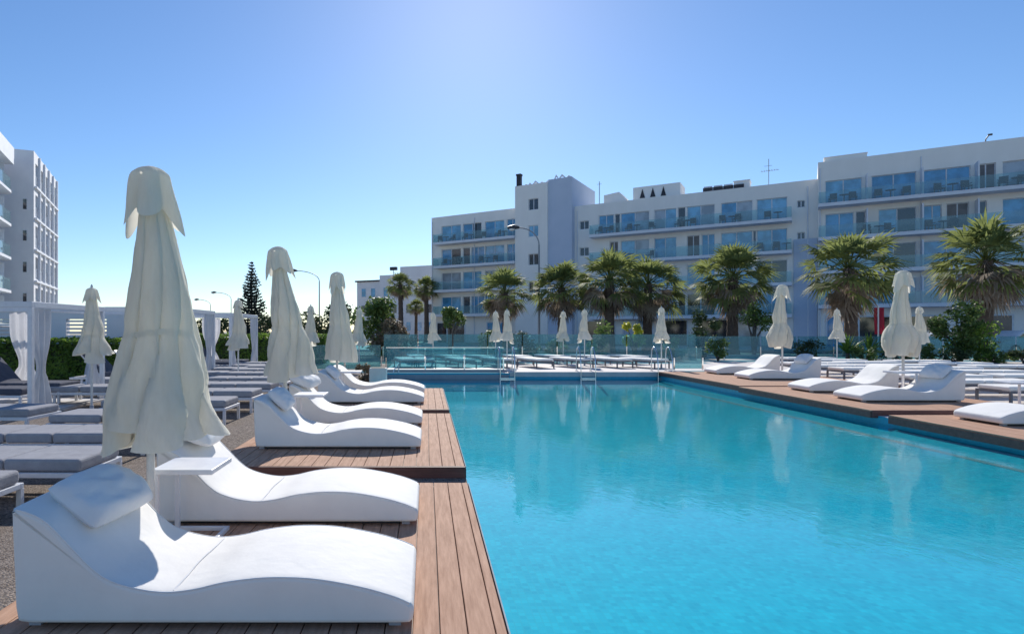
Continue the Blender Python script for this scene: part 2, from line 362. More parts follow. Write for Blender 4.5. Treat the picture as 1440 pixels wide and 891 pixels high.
# far coping
cp = MB(); cp.box(2.75,19.985,-.02,7.66,20.5,D2+.012); tag(cp.build('far_coping', M['paving'], bevel=.01), kind='structure')
cp = MB(); cp.box(EX0,19.985,WZ-.05,2.72,20.42,.05); cp.box(EX0,20.423,.0,2.72,21.0,.19)
tag(cp.build('far_step', mat('step_stone',(.36,.38,.40),(.30,.32,.34),.7,2), bevel=.01), kind='structure')

# ------------------------------------------------------------------ wave chaise longues
def catmull(pts, n=8):
    out = []
    P = [pts[0]]+list(pts)+[pts[-1]]
    for i in range(1,len(P)-2):
        p0,p1,p2,p3 = [Vector(q) for q in P[i-1:i+3]]
        for k in range(n):
            t = k/n
            out.append(.5*((2*p1)+(p2-p0)*t+(2*p0-5*p1+4*p2-p3)*t*t+(3*p1-p0-3*p2+p3)*t**3))
    out.append(Vector(pts[-1])); return out
PROF = [(.005,.598),(.07,.585),(.173,.534),(.30,.407),(.39,.315),(.48,.25),(.61,.207),(.754,.187),(.9,.20),(1.06,.236),(1.246,.258),(1.427,.258),(1.57,.243),(1.755,.207),(1.9,.165),(1.985,.128)]
TOP = catmull(PROF, 5)
LW = .82
def top_z(x):
    for a,c in zip(TOP, TOP[1:]):
        if a.x <= x <= c.x: return a.y+(c.y-a.y)*(x-a.x)/max(1e-6,c.x-a.x)
    return TOP[0].y if x < 1 else TOP[-1].y
def make_chaise():
    root = thing('wave_chaise', 'x', 'chaise longue')
    poly = [Vector((p.x,p.y)) for p in TOP]+[Vector((1.998,.10)),Vector((1.99,.035)),Vector((1.94,.03))]+[Vector((1.94-1.88*k/12,.03)) for k in range(1,13)]+[Vector((.022,.05)),Vector((.012,.3)),Vector((.0,.56))]
    for _ in range(1):
        q = []
        n = len(poly)
        for i in range(n):
            a,c = poly[i],poly[(i+1)%n]; q += [a*.75+c*.25, a*.25+c*.75]
        poly = q
    n = len(poly)
    nrm = []
    for i in range(n):
        d = (poly[(i+1)%n]-poly[i-1]).normalized(); nrm.append(Vector((d.y,-d.x)))
    def ring(y, ins, crown=0):
        rr = []
        for p,nn in zip(poly,nrm):
            q = p+nn*ins
            rr.append((q.x, y, q.y+crown*max(0,min(1,(q.y-.1)*8))))
        return rr
    r = .022; rows2 = []
    for k in range(5):
        a = PI/2*(1-k/4); rows2.append(ring(r*(1-math.sin(a)), r*(1-math.cos(a))))
    ys = [.06,.2,.41,.62,.76]
    for y in ys: rows2.append(ring(y, 0, .010*math.sin(PI*y/LW)))
    for k in range(4,-1,-1):
        a = PI/2*(1-k/4); rows2.append(ring(LW-r*(1-math.sin(a)), r*(1-math.cos(a))))
    b = MB(); b.grid(rows2, closed=True)
    b.add(rows2[0],[tuple(range(n))]); b.add(rows2[-1],[tuple(range(n))[::-1]])
    b.build('body', M['white_fabric'], root)
    pp = MB()
    for y in (.008, LW-.008):
        pp.tube([(p.x,y,p.y-.004) for p in TOP[2:-1]], .0055, 6)
    for xs_ in (.80,):
        zt=top_z(xs_); pp.tube([(xs_,.02,zt-.003)]+[(xs_+.004*math.sin(k),.02+(LW-.04)*k/10,zt+.003+.010*math.sin(PI*(.02+(LW-.04)*k/10)/LW)) for k in range(1,10)]+[(xs_,LW-.02,zt-.003)], .005, 6)
    pp.build('piping', M['white_pillow'], root)
    pl = MB(); pl.box(.14,.07,0,1.86,LW-.07,.05); pl.build('plinth', M['dark_base'], root)
    for (fx,fy) in ((.06,.05),(.06,LW-.11),(1.87,.05),(1.87,LW-.11)):
        ft = MB(); ft.box(fx,fy,0,fx+.06,fy+.06,.045); ft.build('foot', M['grey_metal'], root)
    return root
def pillow_mb(a=.19, b_=.31, h=.115, seed=0):
    b = MB(); n = 22; top=[]; bot=[]
    for i in range(n+1):
        u = -1+2*i/n; rt=[]; rb=[]
        for j in range(n+1):
            v = -1+2*j/n
            e = max(0,(1-u*u)*(1-v*v))**.42
            s = 1-.10*(1-abs(v)**3)*abs(u)**6*1 ; s2 = 1-.10*(1-abs(u)**3)*abs(v)**6
            nz = noise.noise(Vector((u*2.2+seed*7,v*2.2,.3)))*.22+noise.noise(Vector((u*5+seed*3,v*5,1.3)))*.10
            cf = 1-.13*(abs(u)*abs(v))**3; s *= cf; s2 *= cf
            rt.append((u*a*s, v*b_*s2, h*e*(1+nz))); rb.append((u*a*s, v*b_*s2, -h*.55*e))
        top.append(rt); bot.append(rb[::-1])
    b.grid(top); b.grid(bot); return b
chaise = make_chaise()
CHL = -2.06 ; CH_R = 8.25
left_rows = [
 (2.99, D0, 'white wave lounger nearest the camera with a puffy pillow on its shaded backrest'),
 (4.59, D0, 'white wave lounger behind the small white side table on the near deck'),
 (7.17, D1, 'white wave lounger on the middle deck, in front of the second large umbrella'),
 (9.02, D1, 'white wave lounger just behind the second large umbrella with a crumpled towel on its head'),
 (11.25, D2, 'white wave lounger on the small far deck, in front of the third large umbrella'),
 (12.96, D2, 'farthest white wave lounger left of the pool, beside the pale stone planter')]
G_CH = 'white wave shaped loungers by the pool'
for y,z,lab in left_rows:
    place(chaise, USED, (CHL if y<10 else CHL+.02, y, z), 0, lab, group=G_CH)
right_rows = [
 (8.80, D1+.02, 8.37, 'white wave lounger cut off by the right picture edge on its own deck'),
 (11.5, D2, 8.27, 'white wave lounger in front of the tall right umbrella, back to the palm trees'),
 (13.35, D2, 8.45, 'white wave lounger just behind the tall right umbrella pole'),
 (16.6, D2+.02, 8.85, 'white wave lounger in front of the second umbrella across the pool'),
 (18.7, D2+.02, 8.95, 'farthest white wave lounger across the pool, only its foot end showing')]
for y,z,x,lab in right_rows:
    dup(chaise, (x+2.0, y+LW, z), PI, lab, group=G_CH)
pil = None
def pillow(x, y, z, rx, ry, rz, label, s=1, seed=0):
    o = pillow_mb(seed=seed).build('pillow', M['white_pillow'])
    o.location = (x,y,z); o.rotation_euler = (rx,ry,rz); o.scale = (s,s,s)
    return tag(o, label, 'pillow', 'loose white pillows on the loungers')
# backrest slope of the chaise is about 40 degrees near the head
pillow(CHL+.225, 2.99+.45, D0+.55, 0, R(36), R(-6), 'large white pillow on the backrest of the nearest lounger', 1.0, 1)
pillow(CHL+.16, 4.59+.44, D0+.635, R(-3), R(24), R(5), 'white pillow on the head of the lounger behind the side table', 1.0, 2)
pillow(CHL+.235, 7.17+.42, D1+.555, 0, R(44), R(3), 'bluish white pillow on the backrest in front of the second large umbrella', .95, 3)
pillow(CHL+.17, 9.02+.42, D1+.63, R(3), R(22), R(-6), 'crumpled white pillow on the lounger behind the second large umbrella', 1.05, 4)
pillow(CHL+.24, 11.25+.42, D2+.555, 0, R(44), R(4), 'white pillow on the lounger of the small far deck', .9, 5)
pillow(10.27-.235, 11.5+.42, D2+.555, 0, R(-44), R(3), 'white pillow on the lounger in front of the tall right umbrella', .95, 6)
pillow(10.85-.235, 16.6+.42, D2+.575, 0, R(-44), R(3), 'white pillow on the lounger by the second umbrella across the pool', .95, 7)

# ------------------------------------------------------------------ side tables (C shaped)
def make_side_table():
    t = thing('side_table','x','side table')
    b = MB(); b.box(-.05,-.02,.50,.37,.40,.535); b.build('tabletop', M['white_metal'], t, bevel=.006)
    for y in (0,.35):
        l = MB(); l.box(-.04,y,.0,-.005,y+.03,.499); l.build('leg', M['white_metal'], t, bevel=.004)
    f = MB(); f.box(-.003,.0,0,.36,.03,.03); f.box(-.003,.35,0,.36,.38,.03); f.box(.33,.032,0,.36,.348,.03); f.build('base_frame', M['white_metal'], t, bevel=.004)
    return t
stab = make_side_table()
place(stab, USED, (-1.83,4.13,D0), 0, 'small white side table between the two nearest wave loungers', group='white side tables')
dup(stab, (-1.78,8.28,D1), 0, 'white side table beside the second large umbrella', group='white side tables')
dup(stab, (-1.72,12.28,D2), 0, 'white side table beside the third large umbrella', group='white side tables')
dup(stab, (10.75,11.0,gz(11)), R(170), 'white side table at the right edge of the picture', group='white side tables')
dup(stab, (9.85,12.55,D2), PI, 'white side table beside the tall right umbrella', group='white side tables')

# ------------------------------------------------------------------ closed umbrellas
def canopy_rows(seed, ztop, zst, zhem, rtop, rst, rhem, nple, twist, lean, bulge=0):
    rows = []; NT = 112; NM = 46
    rnd = random.Random(seed)
    ph = rnd.random()*6.28
    hem = [rnd.uniform(-1,1) for _ in range(nple)]; lr = [rnd.uniform(-.12,.26) for _ in range(nple)]
    wid = [rnd.uniform(.6,1.5) for _ in range(nple)]; tot = sum(wid); cum=[0]
    for q in wid: cum.append(cum[-1]+q/tot)
    for i in range(NM+1):
        t = i/NM; row=[]
        z0 = ztop+(zhem-ztop)*t
        ts = (ztop-zst)/(ztop-zhem)
        if t < ts:
            k = t/ts; rr = rtop+(rst-rtop)*k**1.05
            amp = .33+.13*k
        else:
            k = (t-ts)/(1-ts); rr = rst+(rhem-rst)*k**.95+bulge*math.sin(PI*k**.75)
            amp = .46+.12*k
        pinch = math.exp(-((t-ts)/.11)**2); amp *= (1-.5*pinch); rr *= (1-.04*math.exp(-((t-ts)/.035)**2))
        for j in range(NT):
            th = 2*PI*j/NT
            u = (j/NT + twist*t + .02*math.sin(5*t+ph)) % 1.0
            for q in range(nple):
                if cum[q] <= u < cum[q+1]: break
            v = (u-cum[q])/(cum[q+1]-cum[q])
            fold = abs(math.sin(PI*v))**.5*2-1.25
            side = -.55*amp*math.sin(2*PI*v)*(8/nple)
            f2 = noise.noise(Vector((math.cos(th)*1.6+seed*3.1, math.sin(th)*1.6, t*4)))
            f3 = noise.noise(Vector((math.cos(th)*5+seed, math.sin(th)*5, t*9)))
            f4 = 1-abs(noise.noise(Vector((math.cos(th)*7+seed*2, math.sin(th)*7, t*2.2))))*2
            r_ = rr*(1+amp*fold*.8+.20*f2*(.3+t)+.07*f3+.11*(f4-.6)+lr[q]*math.sin(PI*v)*max(0,t-.35)*1.3)
            hz = (hem[q]*.15+.10*(1-abs(math.sin(PI*v)))+.07*f2)*max(0,(t-.55)/.45)**1.5*(rhem/.36)
            a = th+side
            wob = .16*rst*math.sin(5.2*t+seed)
            row.append((r_*math.cos(a)+lean[0]*t+wob*math.cos(seed)+rr*.10*f2, r_*math.sin(a)+lean[1]*t+wob*math.sin(seed), z0+hz))
        rows.append(row)
    return rows
def make_umbrella(seed, big=True, label='x', bulge=0):
    u = thing('closed_umbrella', label, 'umbrella')
    if big:
        H=2.57; ztop, zst, zhem = 2.50,1.46,.78; rtop,rst,rhem=.05,.19,.25; cap=.185; pr=.026
    else:
        H=2.2; ztop, zst, zhem = 2.08,1.35,.98; rtop,rst,rhem=.06,.15,.21; cap=.125; pr=.020
    p = MB(); p.tube([(0,0,0.0),(0,0,H-.03)], pr, 12); p.build('pole', M['pole_white'], u)
    bs = MB(); bs.tube([(0,0,.0),(0,0,.02),(0,0,.025),(0,0,.16)], [.12 if big else .18,.12 if big else .18,.036,.032], 20); bs.build('base', M['grey_metal'], u)
    if bulge: rst, rhem, zhem = .165, .19, .84
    lean = (.10,0) if big else (.03,.0)
    c = MB(); c.grid(canopy_rows(seed, ztop, zst, zhem, rtop, rst, rhem, 8 if big else 6, .12, lean, bulge), closed=True)
    c.build('canopy', M['cream_canvas'], u)
    # vent flap hanging over the top: a small hood of ribbed panels with drooping corners
    v = MB(); rows=[]; NT=120; NM=18; rnd=random.Random(seed+50)
    nr = 6; cor=[rnd.uniform(.1,.9) for _ in range(nr)]; flare=[rnd.uniform(-.12,.22) for _ in range(nr)]; cor[0]=1.25; flare[0]=.35; cor[3]=1.3
    kk = 1 if big else .6
    for i in range(NM+1):
        t=i/NM; row=[]
        for j in range(NT):
            uu=(j/NT*nr+.5)%nr; q=int(uu)%nr; vv=uu-int(uu); pt=1-abs(2*vv-1)          # pt is 1 on a rib
            w1=math.sin(max(0,pt)*PI/2)**1.6
            prof=(.62*math.sin(min(1,t/.34)*PI/2)+.38*max(0,(t-.22)/.78)**.8)
            r_=.012+(cap-.012)*prof*(1-(.30*t**.6)*(1-w1)+flare[q]*w1*max(0,t-.45)*1.5)
            th=2*PI*j/NT+.10*t*math.sin(3*2*PI*j/NT+seed)
            nz=noise.noise(Vector((math.cos(th)*2.4+seed,math.sin(th)*2.4,t*3))); r_*=1+.12*nz*t
            z=H-(.085*min(1,t/.38)**1.5+.24*max(0,(t-.38)/.62)+.13*max(0,(t-.38)/.62)**2*(w1*cor[q]-.2)+.02*nz*t)*kk
            row.append((r_*math.cos(th),r_*math.sin(th),z))
        rows.append(row)
    v.grid(rows, closed=True); v.build('vent_flap', M['cream_canvas'], u)
    if not big:
        f = MB(); f.tube([(0,0,H-.05),(0,0,H),(0,0,H+.03),(0,0,H+.06)],[.018,.022,.02,.006],10); f.build('finial', M['pole_white'], u)
    s = MB(); rows=[]
    lx = lean[0]*(ztop-zst)/(ztop-zhem)
    for k in range(49):
        a=2*PI*k/48; rr=rst*(1.03+.05*math.cos(3*a+seed)); zq=zst+.015*math.sin(2*a+seed)
        rows.append([(rr*math.cos(a)+lx,rr*math.sin(a),zq-.02),(rr*1.02*math.cos(a)+lx,rr*1.02*math.sin(a),zq),(rr*math.cos(a)+lx,rr*math.sin(a),zq+.02)])
    s.grid(rows); s.build('tie_strap', M['cream_canvas'], u)
    return u
G_BIG='large closed cream umbrellas between the wave loungers'; G_SM='small closed cream umbrellas around the terrace'
big1=make_umbrella(3); big2=make_umbrella(11); big3=make_umbrella(23)
place(big1,USED,(gx(212,4.02),4.02,D0),R(-10),'tallest closed cream umbrella beside the nearest wave loungers',group=G_BIG)
place(big2,USED,(gx(405,8.35),8.35,D1),R(25),'closed cream umbrella leaning left on the middle deck',group=G_BIG); big2.rotation_euler.y=R(-3.2)
place(big3,USED,(gx(474,12.4),12.4,D2),R(60),'closed cream umbrella on the small far deck',group=G_BIG)
big4=make_umbrella(31,bulge=.065); big5=make_umbrella(47,bulge=.045)
uR=place(big4,USED,(gx(1270,12.9),12.9,D2),R(200),'large closed cream umbrella on the right deck with a bulging hem',group=G_BIG,scale=1.03)
uR2=place(big5,USED,(gx(1100,18.0),18.0,D2+.02),R(140),'large closed cream umbrella across the pool left of the blue wall',group=G_BIG,scale=1.06)
sm1=make_umbrella(5,False); sm2=make_umbrella(8,False)
smalls=[(129,10.5,1.0,'small closed umbrella in front of the near pergola and hedge'),
 (335,15.4,.99,'small closed umbrella standing before the pergola curtains'),
 (437,19.5,1.0,'slim closed umbrella half hidden by the leaning umbrella'),
 (505,20.5,.98,'slim closed umbrella in front of the russet bush'),
 (609,25.5,.98,'faint closed umbrella behind the glass panels by the small tree'),
 (697,26.2,1.02,'closed umbrella close beside another one left of the first ladder'),
 (713,23.2,1.0,'closed umbrella directly above the first pool ladder'),
 (792,26.8,1.03,'closed umbrella under the leftmost dense palms'),
 (822,24.2,1.02,'closed umbrella directly above the second pool ladder'),
 (930,22.5,1.03,'closed umbrella beside the third pool ladder'),
 (1177,25.0,1.04,'closed umbrella standing before the palm trunk right of the blue wall'),
 (1293,21.5,1.02,'closed umbrella half hidden behind the tall right umbrella')]
for i,(px,Y,s,lab) in enumerate(smalls):
    place((sm1,sm2)[i%2],USED,(gx(px,Y),Y,gz(Y)),R(70*i+20),lab,scale=s,group=G_SM)

# ------------------------------------------------------------------ grey loungers
def make_lounger(raised=0, cush='grey_fabric', L_=1.95, W=.74, fm='white_metal', ct=.112):
    """foot end at local x=0, head at x=-L_, y from 0 to W"""
    t = thing('sun_lounger','x','sun lounger')
    f = MB(); h=.27
    for y in (0,W-.04): f.box(-L_,y,h-.045,-.0,y+.04,h)
    f.box(-.04,.042,h-.045,0,W-.042,h); f.box(-L_,.042,h-.045,-L_+.04,W-.042,h); f.box(-.72,.042,h-.04,-.69,W-.042,h-.004)
    f.build('frame', M[fm], t, bevel=.005)
    for (x,y) in ((-.04,0),(-.04,W-.04),(-L_+.25,0),(-L_+.25,W-.04)):
        l=MB(); l.box(x,y,0,x+.04,y+.04,h-.047); l.build('leg', M[fm], t)
    c=MB(); c.box(-.70,.03,h+.003,-.01,W-.03,h+ct+.003); c.build('seat_cushion', M[cush], t, bevel=.03, seg=3)
    c=MB(); c.box(-1.22,.03,h+.003,-.712,W-.03,h+ct); c.build('middle_cushion', M[cush], t, bevel=.03, seg=3)
    a=R(raised); Mx=Matrix.Translation((-1.24,0,h+.003))@Matrix.Rotation(a,4,'Y')
    c=MB(); c.box(-.70,.03,.002,0,W-.03,ct-.002,Mx); c.build('back_cushion', M[cush], t, bevel=.03, seg=3)
    if raised:
        bf=MB(); bf.box(-.72,.05,-.03,-.0,.085,-.002,Mx); bf.box(-.72,W-.085,-.03,0,W-.05,-.002,Mx); bf.box(-.75,.05,-.03,-.722,W-.05,-.002,Mx); bf.build('back_frame', M['white_metal'], t)
    return t
flat=make_lounger(0); up=make_lounger(48,'charcoal_fabric'); pale=make_lounger(0,'white_fabric',fm='shaded_frame',ct=.085)
G_L='grey cushioned loungers along the left gravel'
leftY=[(4.28,-3.35,'grey cushioned lounger at the left edge behind the nearest wave lounger'),
 (5.33,-3.07,'grey cushioned lounger with white frame left of the tallest umbrella'),
 (6.62,-3.42,'grey lounger whose split cushions lie behind the lounger left of the tallest umbrella'),
 (7.88,-3.05,'grey lounger right behind the tallest umbrella hem'),
 (9.30,-3.10,'grey lounger with bright square foot frame, left of the leaning umbrella'),
 (10.55,-3.05,'grey lounger on gravel between the square foot frame and the stacked rows'),
 (11.8,-3.05,'grey lounger level with the small far deck, left of the leaning umbrella pole'),
 (13.1,-3.1,'grey lounger left of the third large umbrella'),
 (14.4,-3.1,'grey lounger just beyond the third large umbrella'),
 (15.8,-3.2,'grey lounger level with the stone planter'),
 (17.2,-3.3,'farthest grey lounger of the row beside the left gravel')]
for y,x,lab in leftY: place(flat,USED,(x,y,gz(y+.37)+.008),R(random.uniform(-1.5,1.5)),lab,group=G_L)
G_L2='grey cushioned loungers of the second row'
left2=[(8.4,-5.55,'low grey lounger near the pole of the small near umbrella'),(11.3,-5.3,'grey lounger in the second row beyond the small near umbrella'),
 (12.9,-5.3,'second row grey lounger between the small near umbrella and pergola curtains'),(14.6,-5.0,'second row grey lounger beside the umbrella before the pergola curtains'),
 (16.2,-5.0,'second row grey lounger just past the umbrella before the pergola curtains'),(17.8,-4.9,'second row grey lounger left of the slim half hidden umbrella'),(19.3,-4.6,'farthest grey lounger of the second row')]
for y,x,lab in left2: dup(flat,(x,y,gz(y+.37)+.008),R(random.uniform(-3,3)),lab,group=G_L2)
# far deck, right side
G_F='pale loungers on the far poolside'
farL=[(551,22.5,-80),(574,22.5,-86),(632,22.6,-76),(690,22.7,-72),(741,22.6,-74),(798,22.8,-68),(853,22.7,-70),(905,22.4,-66)]
farn=['first pale lounger of the far front row, behind the glass by the planter','pale lounger behind the glass, right next to the one by the planter','pale lounger behind the middle of the glass panels',
 'pale lounger at the right end of the glass panels','pale lounger between the first and second pool ladder, nearer the first','pale lounger just left of the second pool ladder','pale lounger just right of the second pool ladder','pale lounger just left of the third pool ladder']
for (px,Y,rz),lab in zip(farL,farn): place(pale,USED,(gx(px,Y)+.3,Y-.3,gz(Y)+.008),R(rz),lab,group=G_F)
farB=[(565,25.6,-84),(622,25.4,-70),(668,25.4,-60),(716,25.4,-74),(771,25.6,-70),(826,25.4,-68),(880,25.2,-70)]
for i,(px,Y,rz) in enumerate(farB): dup(pale,(gx(px,Y)+.3,Y-.3,gz(Y)+.008),R(rz),'pale lounger of the far back row, %s from its left end'%ORD[i],group=G_F)
G_R='pale loungers on the right terrace'
rl=[(11.55,11.15,1),(12.85,11.2,0),(14.1,11.3,-1),(15.4,11.5,1),(16.8,11.6,0),(18.2,11.7,1),(19.6,11.8,0)]
for i,(y,x,q) in enumerate(rl): dup(pale,(x,y+.74,gz(y)+.008),PI+R(q),'pale lounger in the row behind the right decks, %s from the near end'%ORD[i],group=G_R)
rl2=[(14.2,13.6),(15.6,13.7),(17.0,13.8),(18.5,13.9),(20.2,14.0),(21.8,14.0),(23.4,14.0)]
for i,(y,x) in enumerate(rl2): dup(pale,(x,y+.74,gz(y)+.008),PI+R((-1)**i),'pale lounger in the outer row of the right terrace, %s from the near end'%ORD[i],group=G_R)
rl3=[(18.0,16.4),(19.6,16.5),(21.2,16.5)]
for i,(y,x) in enumerate(rl3): dup(pale,(x,y+.74,gz(y)+.008),PI,'pale lounger in the outermost row below the right shrubs, %s from the near end'%ORD[i],group=G_R)

# ------------------------------------------------------------------ pergolas with curtains
def make_pergola(name_lab, x0,x1,y0,y1,h=1.83):
    t=thing('pergola',name_lab,'pergola',(x0,y0,gz((y0+y1)/2)),0,'white pergolas along the left'); w=x1-x0; d=y1-y0; s=.075
    for (x,y) in ((0,0),(w-s,0),(0,d-s),(w-s,d-s)):
        p=MB(); p.box(x,y,0,x+s,y+s,h); p.build('post',M['grey_metal'] if False else M['white_metal'],t,bevel=.006)
    bm=MB(); bm.box(0,0,h+.002,w,s,h+.10); bm.box(0,d-s,h+.002,w,d,h+.10); bm.box(0,s+.002,h+.002,s,d-s-.002,h+.10); bm.box(w-s,s+.002,h+.002,w,d-s-.002,h+.10)
    bm.build('top_frame',M['white_metal'],t,bevel=.006)
    pf=MB(); pf.box(-.02,-.02,-.04,w+.02,d+.02,.06); pf.build('platform',M['planter'],t,bevel=.01)
    k=0
    for (x,y) in ((w-.05,.32),(w-.05,d-.35),(.06,d-.3),(w*.5,d-.05)):
        c=MB(); rows=[]
        for i in range(25):
            q=i/24; z=h-.01-(h-.16)*q; wd=.30*(1-.62*math.exp(-((q-.62)/.22)**2))+(.05*q if q>.7 else 0); row=[]
            for j in range(33):
                v=-1+2*j/32; row.append((x+.05*math.sin(v*11+k)*(.5+wd),y+v*wd,z) if k<3 else (x+v*wd,y+.05*math.sin(v*11+k)*(.5+wd),z))
            rows.append(row)
        c.grid(rows); c.build('curtain',M['curtain'],t); k+=1
    return t
PG=[(-9.8,-6.6,10.1,12.4,'white pergola at the left edge in front of the hedge'),(-9.0,-5.75,13.6,16.45,'white pergola behind the tallest umbrella, before the far hedge'),(-8.9,-5.75,17.8,20.6,'white pergola behind the leaning umbrella, below the pine')]
for a in PG: make_pergola(a[4],a[0],a[1],a[2],a[3])
G_P='charcoal loungers with raised backs in the pergolas'
pu=[(-7.05,10.35,'near charcoal lounger with raised back in the pergola at the left edge'),(-7.0,11.35,'rear charcoal lounger with raised back in the pergola at the left edge'),
 (-6.3,13.9,'near charcoal lounger with raised back in the pergola behind the tallest umbrella'),(-6.3,15.2,'rear charcoal lounger with raised back in the pergola behind the tallest umbrella'),
 (-6.0,18.1,'near charcoal lounger with raised back in the pergola below the pine'),(-6.0,19.4,'rear charcoal lounger with raised back in the pergola below the pine')]
for x,y,lab in pu: place(up,USED,(x+.1,y,gz(y)+.075),R(random.uniform(-4,4)),lab,group=G_P)

# ------------------------------------------------------------------ wall with louvres, hedges
wl=thing('garden_wall','low white garden wall with louvred panels behind the hedge','wall',(-17,18.6,0))
b=MB()
ops=[(1.2,3.1),(3.4,5.3),(5.9,7.15)]
ztop=2.10; za,zb=1.28,1.86
xs=[0]+[q for o in ops for q in o]+[8.6]
for i in range(0,len(xs),2): b.box(xs[i],0,0,xs[i+1],.2,ztop)
for o in ops: b.box(o[0],0,0,o[1],.2,za); b.box(o[0],0,zb,o[1],.2,ztop)
b.build('wall_body',M['render_pale'],wl)
for o in ops:
    l=MB()
    for k in range(5):
        z=za+.02+k*.116; l.box(o[0]+.01,.03,z,o[1]-.01,.11,z+.06)
    l.box((o[0]+o[1])/2-.025,.115,za,(o[0]+o[1])/2+.025,.16,zb)
    l.build('louvre_panel',M['white_metal'],wl)
c=MB(); c.box(-.05,-.05,ztop+.003,8.65,.25,ztop+.06); c.build('coping',M['slab_white'],wl)

def leaf(b, p, size, nrm=None, rnd=random):
    d=Vector((rnd.gauss(0,1),rnd.gauss(0,1),rnd.gauss(0,1)+.3)).normalized()
    if nrm is not None: d=(d+nrm*1.1).normalized()
    a=Vector((rnd.gauss(0,1),rnd.gauss(0,1),rnd.gauss(0,.6))); a=(a-d*a.dot(d)).normalized(); c=d.cross(a)
    s=size*rnd.uniform(.6,1.3); p=Vector(p)
    b.add([p-a*s*.5,p+c*s*.26,p+a*s*.6,p-c*s*.26],[(0,1,2,3)])
def hedge(x0,x1,y0,y1,h,label,seed,m='leaf_bright',n=9000,sz=.085):
    t=thing('hedge',label,'hedge',((x0+x1)/2,(y0+y1)/2,gz(y0)))
    rnd=random.Random(seed); w=(x1-x0)/2; d=(y1-y0)/2
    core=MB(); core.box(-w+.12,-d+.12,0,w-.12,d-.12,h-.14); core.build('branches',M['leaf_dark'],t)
    b=MB()
    for _ in range(n):
        x=rnd.uniform(-w,w); y=rnd.uniform(-d,d); z=rnd.uniform(.05,h); f=rnd.random()
        nr=Vector((0,0,1))
        if f<.5: y=-d+abs(rnd.gauss(0,.06)); nr=Vector((0,-1,.3))
        elif f<.9: z=h-abs(rnd.gauss(0,.06))
        else: x=(-w+.05) if rnd.random()<.5 else w-.05; nr=Vector((1 if x>0 else -1,0,0))
        bu=.10*noise.noise(Vector((x*1.3+seed,y*1.3,z*1.3)))+.05*noise.noise(Vector((x*4,y*4,z*4)))
        leaf(b,Vector((x,y,z))+nr*bu,sz,nr,rnd)
    b.build('foliage',M[m],t)
    return t
hedge(-16.5,-8.1,16.9,17.9,1.16,'clipped bright green hedge behind the pergola at the left edge',1,n=14000,sz=.10)
hedge(-11.5,-4.3,25.6,26.8,1.25,'clipped green hedge seen between the pergola curtains below the pine',2,n=8000,sz=.11)

# ------------------------------------------------------------------ shrubs and trees
def shrub(loc, rx, ry, h, label, seed, m='leaf', n=1500, sz=.12, trunk=.3, name='shrub', cat='shrub', group=None, clumps=14, low=.15):
    t=thing(name,label,cat,loc,0,group); rnd=random.Random(seed)
    cl=[]
    for _ in range(clumps):
        a=rnd.uniform(0,2*PI); q=rnd.random()**.6; zc=rnd.uniform(low,.95)
        env=math.sin(PI*min(1,max(.06,(zc-low*.5)/(1.02-low*.5))))**.6
        cl.append((Vector((math.cos(a)*rx*q*env*.75,math.sin(a)*ry*q*env*.75,h*zc)),rnd.uniform(.28,.5)*min(rx,ry,h*.6)))
    st=MB()
    for p,r_ in cl[:8]:
        mid=Vector((p.x*.3,p.y*.3,p.z*.55)); st.tube([(0,0,-.05),mid,p],[trunk*.09,trunk*.06,trunk*.02],6)
    st.build('stem' if name!='small_tree' else 'trunk',M['bark_grey'],t)
    b=MB()
    for _ in range(n):
        p,r_=rnd.choice(cl); d=Vector((rnd.gauss(0,1),rnd.gauss(0,1),rnd.gauss(0,1))).normalized()
        q=p+d*r_*rnd.uniform(.55,1.1)
        if q.z<.02: q.z=.02+rnd.random()*.1
        leaf(b,q,sz,d*.6+Vector((0,0,.3)),rnd)
    b.build('foliage' if name!='small_tree' else 'crown',M[m],t)
    return t

